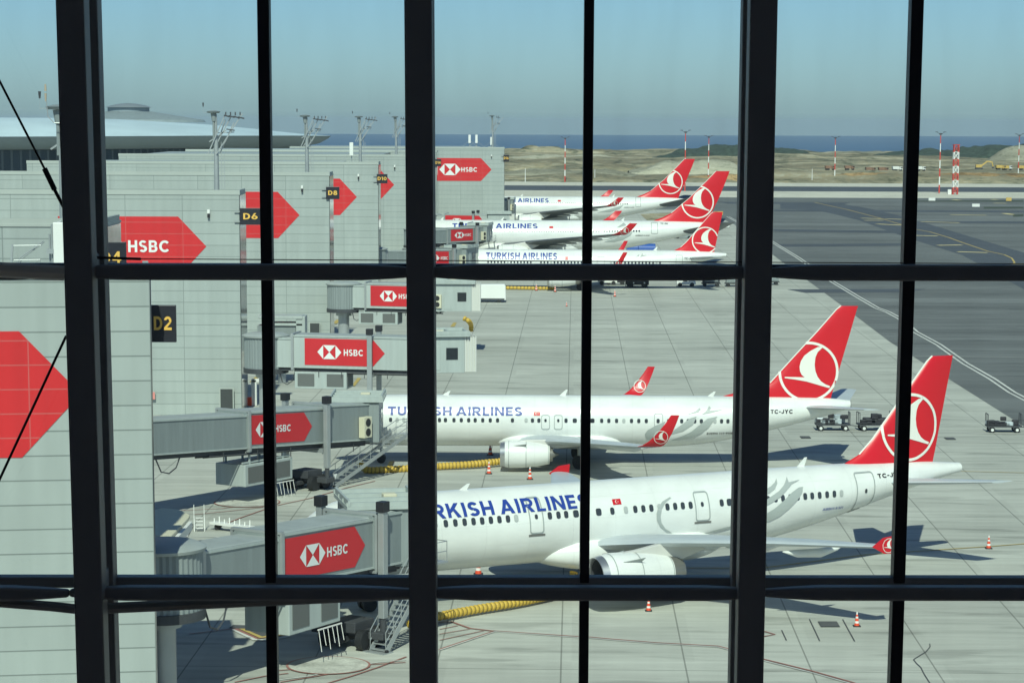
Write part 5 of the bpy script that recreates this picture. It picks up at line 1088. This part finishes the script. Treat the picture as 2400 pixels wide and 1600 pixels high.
def boxcart(px, py, lab, m_):
    p = gp(px, py); t = empty('container_dolly', (p.x, p.y + .8, 0), 0, lab, 'container dolly', 'small ground vehicles')
    MB().box((0, 0, .5), (3.0, 1.6, .14)).build('deck', M_under, t); MB().prism([(x, -.75, z) for x, z in ((-1.35, .6), (-1.35, 2.1), (1.35, 2.1), (1.35, .6))], (0, 1.5, 0)).build('container', m_, t, bevel=.08)
    MB().box((0, -.77, 1.35), (2.1, .03, 1.0)).build('curtain', M_br1, t); b = MB(); wheels(b, (-1.0, 1.0), .7, .27); b.build('wheel', M_dark, t)
boxcart(1667, 672, 'grey container dolly behind the white tug', M_under); boxcart(1722, 672, 'open grey dolly beside the right window column', M_br1); boxcart(1805, 668, 'grey dolly right of the right window column', M_br1)
# belt loader / dark tractor with lamps
p = gp(1494, 674); t = empty('aircraft_tractor', (p.x, p.y + 1.5, 0), 0, 'dark squat tractor with two white lamps under the third airliner', 'tractor')
MB().box((0, 0, 1.0), (3.6, 3, 1.2)).box((-.8, 0, 1.9), (1.4, 2, .8)).build('body', M_bag, t, bevel=.1); b = MB(); wheels(b, (-1.1, 1.1), 1.4, .5); b.build('wheel', M_dark, t); MB().box((-.6, -1.53, .75), (.2, .05, .2)).box((1.1, -1.53, .75), (.2, .05, .2)).build('headlight', M_vinylw, t)
p = gp(1444, 668); t = empty('belt_loader', (p.x, p.y + 1, 0), 0, 'dark belt loader beside the squat tractor', 'belt loader')
MB().beam((-2.6, 0, .8), (2.6, 0, 1.9), 1.0, .25).build('belt', M_under, t); MB().box((-.2, 0, .7), (3.2, 1.6, .6)).build('chassis', M_bag, t, bevel=.06); b = MB(); wheels(b, (-1.2, 1.0), .75, .35); b.build('wheel', M_dark, t)
# blue trailer behind the third airliner
p = gp(1530, 607); t = empty('blue_trailer', (p.x - 2.4, p.y, 0), 0, 'two bright blue rounded covers on a trailer beneath the fourth airliner', 'trailer')
for x0, x1, r in ((-2.6, -.4, 1.05), (-.4, 2.9, 1.0)):
    MB().loft([[(x, r * 1.1 * math.cos(a), 1.9 + r * math.sin(a)) for a in [math.pi * k / 10 for k in range(11)]] + [(x, -r * 1.1, .7), (x, r * 1.1, .7)] for x in (x0, x1 - .05)]).build('cover', M_vblue, t, bevel=.04)
MB().box((0.1, 0, .55), (5.8, 2, .2)).build('chassis', M_under, t); b = MB(); wheels(b, (-1.6, 1.8), .9, .35); b.build('wheel', M_dark, t)
p = gp(1601, 559); t = empty('service_car', (p.x, p.y, 0), 0, 'small dark car under the fourth airliner tail', 'car')
MB().prism([(x, -.85, z) for x, z in ((-2.1, .3), (-2.1, .85), (-1.2, 1.0), (-.7, 1.45), (1.0, 1.45), (1.6, .95), (2.1, .85), (2.1, .3))], (0, 1.7, 0)).build('body', M_br1, t, bevel=.08); MB().prism([(x, -.87, z) for x, z in ((-1.05, .98), (-.65, 1.38), (.95, 1.38), (1.4, .98))], (0, 1.74, 0)).build('window', M_glassd, t); b = MB(); wheels(b, (-1.3, 1.3), .78, .32); b.build('wheel', M_dark, t)
# cream covered vehicle at lower left, steps and tow bar
P = gp(362, 1290, 2.6); P2 = gp(450, 1215, 2.6)
t = empty('cream_shelter', (0, 0, 0), 0, 'flat cream roof of a service unit at the foot of the nearest tower', 'shelter')
cr = [gp(340 + x / 3.095, 1100 + y / 3.095, 2.4) for x, y in ((-260, 400), (60, 320), (120, 302), (240, 312), (325, 352), (318, 372), (185, 515), (20, 500), (-260, 520))]
MB().prism(cr, (0, 0, .22)).build('roof', M_cream, t, bevel=.05)
MB().prism([gp(340 + x / 3.095, 1100 + y / 3.095, 2.4) + Vector((0, .3, -2.4)) for x, y in ((-200, 405), (90, 330), (290, 355), (180, 490), (-200, 490))], (0, 0, 2.38)).build('body', M_br2, t)
MB().prism([gp(340 + x / 3.095, 1100 + y / 3.095, 2.4) for x, y in ((318, 374), (342, 376), (205, 528), (185, 517))], (0, 0, -.5)).build('side_rail', M_mastw, t)
e = empty('access_steps', gp(468, 1245), R_(10), 'small white access steps with tall handrails beside the cream roof', 'steps', None, .72)
b = MB()
for k in range(4): b.box((0, .2 * k, .3 + .28 * k), (.62, .3, .05))
b.build('tread', M_mastw, e)
for x in (-.45, .45): MB().tube([(x, -.1, 0), (x, .2, .9), (x, .7, 1.3), (x, .75, 2.3)], .035, 6).tube([(x, .7, 0), (x, .7, 1.3)], .035, 6).build('handrail', M_mastw, e)
e = empty('tow_bar', gp(545, 1243), 0, 'long pale tow bar lying on the apron beside the access steps', 'tow bar')
q0 = gp(497, 1240) - gp(545, 1243); q1 = gp(592, 1252) - gp(545, 1243)
b = MB().beam((q0.x, q0.y, .45), (q1.x, q1.y, .45), .5, .14)
for k in range(8): p = q0.lerp(q1, (k + .5) / 8); b.beam((p.x, p.y, .5), (p.x, p.y, .75 + .15 * (k % 2)), .07)
b.build('bar', M_mastw, e); MB().cyl((q0.x + .4, q0.y - .3, .22), (q0.x + .4, q0.y + .3, .22), .22, n=12).cyl((q1.x - .4, q1.y - .3, .22), (q1.x - .4, q1.y + .3, .22), .22, n=12).build('wheel', M_dark, e)
# fence near second bridge foot and small hydrant
e = empty('fire_cabinet', gp(596, 950), 0, 'pale standpipe with red base beside the tower corner', 'standpipe')
MB().box((0, 0, 1.2), (.5, .5, 2.4)).box((.3, 0, 2.3), (1.0, .5, .3)).build('post', M_mastw, e, bevel=.04); MB().box((-.5, -.2, .4), (.6, .5, .8)).build('base', M_orange, e, bevel=.04)
# construction machines on the far earthworks
def digger(px, py, Y, lab, m_=M_vyel):
    P = aty(px, py, Y); t = empty('excavator', (P.x, Y, P.z), 0, lab, 'excavator', 'machines on the far earthworks', .75)
    MB().box((-1.5, 0, .5), (4.5, 3, 1.0)).build('tracks', M_under, t); MB().box((-1.8, 0, 2.0), (3.6, 2.8, 1.8)).build('cab', m_, t, bevel=.1)
    MB().beam((0, 0, 2.2), (3.6, 0, 5.0), .8).beam((3.6, 0, 5.0), (6.6, 0, 4.4), .7).beam((6.4, 0, 4.6), (7.2, 0, 1.6), .6).build('boom', m_, t); MB().box((7.2, 0, 1.2), (1.2, 1.2, 1.0)).build('bucket', M_under, t)
def truck(px, py, Y, lab, m_, mc=None):
    P = aty(px, py, Y); t = empty('dump_truck', (P.x, Y, P.z), .15, lab, 'truck', 'machines on the far earthworks', .62)
    MB().prism([(x, -1.5, z) for x, z in ((-3.6, 1.3), (-3.9, 3.4), (1.0, 3.4), (1.4, 1.3))], (0, 3, 0)).build('tipper', m_, t, bevel=.05); MB().box((2.6, 0, 2.0), (2.0, 2.6, 2.4)).build('cab', mc or m_, t, bevel=.15)
    MB().box((2.9, 0, 2.5), (1.5, 2.64, .8)).build('window', M_glassd, t)
    b = MB(); wheels(b, (-2.6, -1.2, 2.6), 1.2, .7, .5); b.build('wheel', M_dark, t)
digger(2300, 397, 1180, 'yellow excavator on the far earthworks at right'); truck(2345, 398, 1170, 'left of the two orange dump trucks', M_vyel); truck(2360, 399, 1175, 'right of the two orange dump trucks', M_vyel, M_mastw); truck(2397, 399, 1180, 'orange dump truck cut by the frame edge', M_vyel)
M_rust = mat('machine_rust', (.26, .15, .10), .8, var=.3, scale=.8)
truck(1945, 399, 1190, 'rust red truck left of the lone far mast', M_rust); truck(1991, 399, 1190, 'rust red machine right of the lone far mast', M_rust); truck(2040, 403, 1170, 'rust red machine before the white truck', M_rust); truck(2070, 403, 1170, 'brown loader beside the white truck', M_rust); truck(2103, 401, 1160, 'white truck on the far earthworks left of the thin right bar', M_mastw); truck(2157, 401, 1160, 'white truck right of the thin right window bar', M_mastw)
# ------------------------------------------------------------------ person beside the tractor
p = gp(1468, 673); pe = empty('person', (p.x, p.y, 0), 0, 'person in dark work clothes standing beside the squat tractor', 'person')
def skin(name, V, E, Rd, material, parent):
    me = bpy.data.meshes.new(name); me.from_pydata(V, E, []); me.materials.append(material); o = bpy.data.objects.new(name, me); COL.objects.link(o); o.parent = parent
    md = o.modifiers.new('skin', 'SKIN'); me.skin_vertices or None
    if not me.skin_vertices:
        bm = bmesh.new(); bm.from_mesh(me); bm.verts.layers.skin.verify(); bm.to_mesh(me); bm.free()
    for i, r in enumerate(Rd): me.skin_vertices[0].data[i].radius = (r, r)
    me.skin_vertices[0].data[0].use_root = True
    ss = o.modifiers.new('s', 'SUBSURF'); ss.levels = ss.render_levels = 1; return o
V = [(0, 0, .95), (0, 0, 1.2), (0, 0, 1.42), (0, 0, 1.52), (0, 0, 1.6), (0, 0, 1.74), (.1, 0, .88), (.12, -.02, .48), (.13, 0, .07), (.14, -.13, .04), (-.1, 0, .88), (-.13, .02, .48), (-.14, .06, .07), (-.15, -.07, .04), (.2, 0, 1.4), (.25, .03, 1.12), (.26, -.08, .88), (.26, -.12, .80), (-.2, 0, 1.4), (-.26, .03, 1.12), (-.27, -.08, .88), (-.27, -.12, .80)]
E = [(0, 1), (1, 2), (2, 3), (3, 4), (4, 5), (0, 6), (6, 7), (7, 8), (8, 9), (0, 10), (10, 11), (11, 12), (12, 13), (2, 14), (14, 15), (15, 16), (16, 17), (2, 18), (18, 19), (19, 20), (20, 21)]
skin('body', V, E, [.15, .14, .15, .06, .09, .08, .09, .065, .045, .04, .09, .065, .045, .04, .06, .045, .035, .03, .06, .045, .035, .03], M_vest, pe)
MB().tube([(0, 0, 1.66), (0, 0, 1.72), (0, 0, 1.78)], [.105, .1, .04], 10).build('cap', M_mastw, pe, smooth=True)
# ------------------------------------------------------------------ the window wall in front of the camera
M_fr = mat('window_frame_charcoal', (.29, .29, .285), .5, var=.06, scale=3)
M_frl = mat('window_bracket_grey', (.35, .36, .38), .4)
M_cab = mat('tension_cable_steel', (.012, .012, .014), .4)
gm, gnt, gb_ = new_mat('window_glass'); gnt.nodes.remove(gb_)
go = gnt.nodes['Material Output']; tr = gnt.nodes.new('ShaderNodeBsdfTransparent'); tr.inputs[0].default_value = (.895, .983, .945, 1)
gl = gnt.nodes.new('ShaderNodeBsdfGlossy'); gl.inputs['Roughness'].default_value = .01; gl.inputs[0].default_value = (.8, .9, .88, 1)
fr = gnt.nodes.new('ShaderNodeFresnel'); fr.inputs[0].default_value = 1.25; mx = gnt.nodes.new('ShaderNodeMixShader')
gnt.links.new(fr.outputs[0], mx.inputs[0]); gnt.links.new(tr.outputs[0], mx.inputs[1]); gnt.links.new(gl.outputs[0], mx.inputs[2]); df = gnt.nodes.new('ShaderNodeBsdfDiffuse'); df.inputs[0].default_value = (.6, .62, .6, 1); m2 = gnt.nodes.new('ShaderNodeMixShader')
gtc = gnt.nodes.new('ShaderNodeTexCoord'); gmp = gnt.nodes.new('ShaderNodeMapping'); gmp.inputs['Scale'].default_value = (2.2, 1, .35); gn = gnt.nodes.new('ShaderNodeTexNoise'); gn.inputs['Scale'].default_value = 2.5; gn.inputs['Detail'].default_value = 8
gr_ = gnt.nodes.new('ShaderNodeMapRange'); gr_.inputs[1].default_value = .42; gr_.inputs[2].default_value = .75; gr_.inputs[3].default_value = .004; gr_.inputs[4].default_value = .035
gnt.links.new(gtc.outputs['Object'], gmp.inputs[0]); gnt.links.new(gmp.outputs[0], gn.inputs[0]); gnt.links.new(gn.outputs[0], gr_.inputs[0]); gnt.links.new(gr_.outputs[0], m2.inputs[0]); gnt.links.new(mx.outputs[0], m2.inputs[1]); gnt.links.new(df.outputs[0], m2.inputs[2]); gnt.links.new(m2.outputs[0], go.inputs[0])
LEAN = .049
def fac(px, py, Y0=18.0):
    d = ray(px, py); t_ = (Y0) / (d.y + LEAN * d.z); return CAM + d * t_
ww_ = empty('window_wall', (0, 18, 20), 0, 'tall window wall of charcoal columns, bars and panes seen from inside', 'window')
off = Vector((0, 18, 20))
def W_(b, name, m_, bevel=0., smooth=False):
    o = b.build(name, m_, ww_, bevel=bevel, smooth=smooth)
    o.data.transform(Matrix.Translation(-off)); return o
def ln(x0, y0, x1, y1, py): return x0 + (x1 - x0) * (py - y0) / (y1 - y0)
YT, YB = -500, 2400
columns = [((129.6, 196), (179.5, 246)), ((947, 1012), (959.5, 1024)), ((1759, 1823.5), (1727, 1789.5)), ((-690, -622), (-600, -533)), ((2572, 2638), (2495, 2558))]
for k in (1, 2, 3):      # further bays on both sides
    columns += [((2572 + 812 * k, 2638 + 812 * k), (2495 + 768 * k, 2558 + 768 * k)), ((-690 - 812 * k, -622 - 812 * k), (-600 - 775 * k, -533 - 775 * k))]
for (a0, a1), (b0, b1) in columns:
    pts = []
    for py in (YT, YB):
        l, r = ln(a0, 0, b0, 1600, py), ln(a1, 0, b1, 1600, py); pts.append((fac(l, py), fac(r, py)))
    (tl, tr_), (bl, br_) = pts; dp = Vector((0, .24, 0))
    W_(MB().add([bl, br_, br_ + dp, bl + dp, tl, tr_, tr_ + dp, tl + dp], [(3, 2, 1, 0), (4, 5, 6, 7), (0, 1, 5, 4), (1, 2, 6, 5), (2, 3, 7, 6), (3, 0, 4, 7)]), 'column', M_fr, .012)
    dp2 = Vector((0, .62, 0)); w_ = (tr_ - tl) * .96; o1 = (tr_ - tl) * .02
    W_(MB().add([bl + dp2 + o1, bl + dp2 + o1 + w_, bl + dp2 * 1.35 + o1 + w_, bl + dp2 * 1.35 + o1, tl + dp2 + o1, tl + dp2 + o1 + w_, tl + dp2 * 1.35 + o1 + w_, tl + dp2 * 1.35 + o1], [(3, 2, 1, 0), (4, 5, 6, 7), (0, 1, 5, 4), (1, 2, 6, 5), (2, 3, 7, 6), (3, 0, 4, 7)]), 'rear_post', M_fr, .012)
    for py in (628, 1385, -130):     # spacer brackets between column and post
        l, r = ln(a0, 0, b0, 1600, py), ln(a1, 0, b1, 1600, py); c = (fac(l, py) + fac(r, py)) / 2
        W_(MB().box((c.x, c.y + .43, c.z), (.12, .38, .16)), 'bracket', M_frl, .02)
YG = 18.88
mull = [((602, 630), (625, 650)), ((1370, 1393), (1357, 1379)), ((2137, 2166), (2086, 2114)), ((-210, -182), (-150, -124)), ((2925, 2955), (2850, 2880))]
for k in (1, 2, 3): mull += [((2925 + 790 * k, 2955 + 790 * k), (2850 + 765 * k, 2880 + 765 * k)), ((-210 - 812 * k, -182 - 812 * k), (-150 - 775 * k, -124 - 775 * k))]
for (a0, a1), (b0, b1) in mull:
    pts = []
    for py in (YT, YB):
        l, r = ln(a0, 0, b0, 1600, py), ln(a1, 0, b1, 1600, py); pts.append((fac(l, py, YG - .1), fac(r, py, YG - .1)))
    (tl, tr_), (bl, br_) = pts; dp = Vector((0, .16, 0))
    W_(MB().add([bl, br_, br_ + dp, bl + dp, tl, tr_, tr_ + dp, tl + dp], [(3, 2, 1, 0), (4, 5, 6, 7), (0, 1, 5, 4), (1, 2, 6, 5), (2, 3, 7, 6), (3, 0, 4, 7)]), 'mullion', M_black, .004)
def hbar(x0, y0, x1, y1, hpx, Y0, name, m_, dep=.12, bevel=.01, taper=0.):
    P, Q = fac(x0, y0, Y0), fac(x1, y1, Y0); h = hpx / 5900 * Y0; b = MB()
    n = 1 if not taper else 12; rings = []
    for k in range(n + 1):
        u = k / n; c = P.lerp(Q, u); e_ = min(u, 1 - u) * (Q - P).length; f = 1 if not taper else min(1, .55 + .45 * e_ / taper)
        rings.append([(c.x, c.y - dep / 2 * f, c.z - h / 2 * f), (c.x, c.y + dep / 2 * f, c.z - h / 2 * f), (c.x, c.y + dep / 2 * f, c.z + h / 2 * f), (c.x, c.y - dep / 2 * f, c.z + h / 2 * f)])
    b.loft(rings); return W_(b, name, m_, bevel)
cx_ = [-2990, -2190, -1400, -622, 163, 985, 1790, 2600, 3400, 4200, 5000]
for i in range(len(cx_) - 1):
    xa, xb = cx_[i], cx_[i + 1]
    hbar(xa, 636 + (i - 3) * .8, xb, 637 + (i - 3) * .8, 37, 18.2, 'cross_beam', M_fr, .14, .02, .35)
    hbar(xa, 1388, xb, 1389, 33, 18.2, 'cross_beam', M_fr, .14, .02, .35)
    hbar(xa, -140, xb, -140, 37, 18.2, 'cross_beam', M_fr, .14, .02, .35)
hbar(-3000, 614.7, 5200, 631.5, 9, YG - .03, 'glazing_bar', M_black, .14); hbar(-3000, 1358.4, 5200, 1364.7, 26, YG - .03, 'glazing_bar', M_fr, .14); hbar(-3000, -132, 5200, -124, 14, YG - .03, 'glazing_bar', M_black, .14)
def rod(pts, r, name, m_=M_cab, n=8): return W_(MB().tube(pts, r, n), name, m_, smooth=True)
rod([fac(215, 603, 18.45), fac(330, 607, 18.45)], .010, 'turnbuckle'); rod([fac(215, 606, 18.45), fac(2700, 620, 18.45)], .0036, 'tension_cable')
rod([fac(-60, 75, 18.3), fac(104, 395, 18.3)], .0085, 'tension_cable'); rod([fac(104, 395, 18.3), fac(128, 445, 18.3)], .020, 'turnbuckle'); rod([fac(128, 445, 18.3), fac(180, 545, 18.3)], .013, 'tension_cable')
rod([fac(155, 787, 18.3), fac(-60, 1250, 18.3)], .010, 'tension_cable'); rod([fac(-20, 1570, 18.3), fac(60, 1760, 18.3)], .010, 'tension_cable')
rod([fac(185, 1427, 18.4), fac(260, 1424, 18.4), fac(960, 1391, 18.4)], .042, 'lower_brace', M_fr); rod([fac(185, 1427, 18.3), fac(120, 1420, 18.3), fac(-300, 1388, 18.3)], .038, 'lower_brace', M_fr)
rod([fac(150, 640, 18.0), fac(-400, 612, 17.6)], .055, 'upper_brace', mat('brace_paint', (.8, .78, .66), .3))
# panes, one by one between the bars
vx = []
allv = sorted([((a0 + a1) / 2, (b0 + b1) / 2) for (a0, a1), (b0, b1) in columns] + [((a0 + a1) / 2, (b0 + b1) / 2) for (a0, a1), (b0, b1) in mull])
allv = [(a + (1290 - a) * .045 if any(abs(a - (c[0][0] + c[0][1]) / 2) < 1 for c in columns) else a, b_ + (1290 - b_) * .045 if any(abs(a - (c[0][0] + c[0][1]) / 2) < 1 for c in columns) else b_) for a, b_ in allv]
rows = [(-500, -130), (-128, 621), (625, 1358), (1358.5, 2400)]
for i in range(len(allv) - 1):
    for y0, y1 in rows:
        q = [fac(ln(allv[j][0], 0, allv[j][1], 1600, y), y, YG) for j, y in ((i, y1), (i + 1, y1), (i + 1, y0), (i, y0))]
        W_(MB().prism(q, (0, .016, 0)), 'pane', gm)
# hall behind the camera
M_hall = mat('hall_plaster', (.7, .71, .71), .8, var=.04); M_hfl = mat('hall_floor_stone', (.5, .5, .5), .4, var=.06)
def slab(name, c, d, m_): o = MB().box(c, d).build(name, m_); o['kind'] = 'structure'
slab('floor', (0, 3, 9.9), (60, 34, .2), M_hfl); slab('ceiling', (0, 7.1, 36), (60, 26.2, .4), M_hall); slab('ceiling', (0, -12.6, 36), (60, 3.2, .4), M_hall); slab('ceiling', (-21.5, -8.5, 36), (17, 5, .4), M_hall); slab('ceiling', (21.5, -8.5, 36), (17, 5, .4), M_hall); slab('wall_back', (0, -14, 23), (60, .4, 26), M_hall)  # gap between ceiling slabs is added so bounced sun brightens the window columns
slab('wall_left', (-30, 3, 23), (.4, 33.2, 26), M_hall); slab('wall_right', (30, 3, 23), (.4, 33.2, 26), M_hall)
slab('mezzanine_floor', (0, -6, 24.25), (59, 15, .3), M_hfl)
slab('wall_front', (0, 19.4, 15.0), (60, .4, 10), M_hall); slab('wall_header', (0, 17.9, 33.2), (60, .5, 5.2), M_hall)
for s_ in (-1, 1): slab('wall_front', (s_ * 21, 18.9, 25.5), (18, .3, 11), M_hall)
# ------------------------------------------------------------------ haze
hm, hnt, hb = new_mat('haze_air'); hnt.nodes.remove(hb); pv = hnt.nodes.new('ShaderNodeVolumePrincipled'); pv.inputs['Color'].default_value = (.72, .87, 1, 1); pv.inputs['Density'].default_value = 4e-5
hnt.links.new(pv.outputs[0], hnt.nodes['Material Output'].inputs['Volume'])
hz = MB().box((2500, 10900, -31.5), (24500, 22600, 139)).build('haze', hm); hz['kind'] = 'stuff'
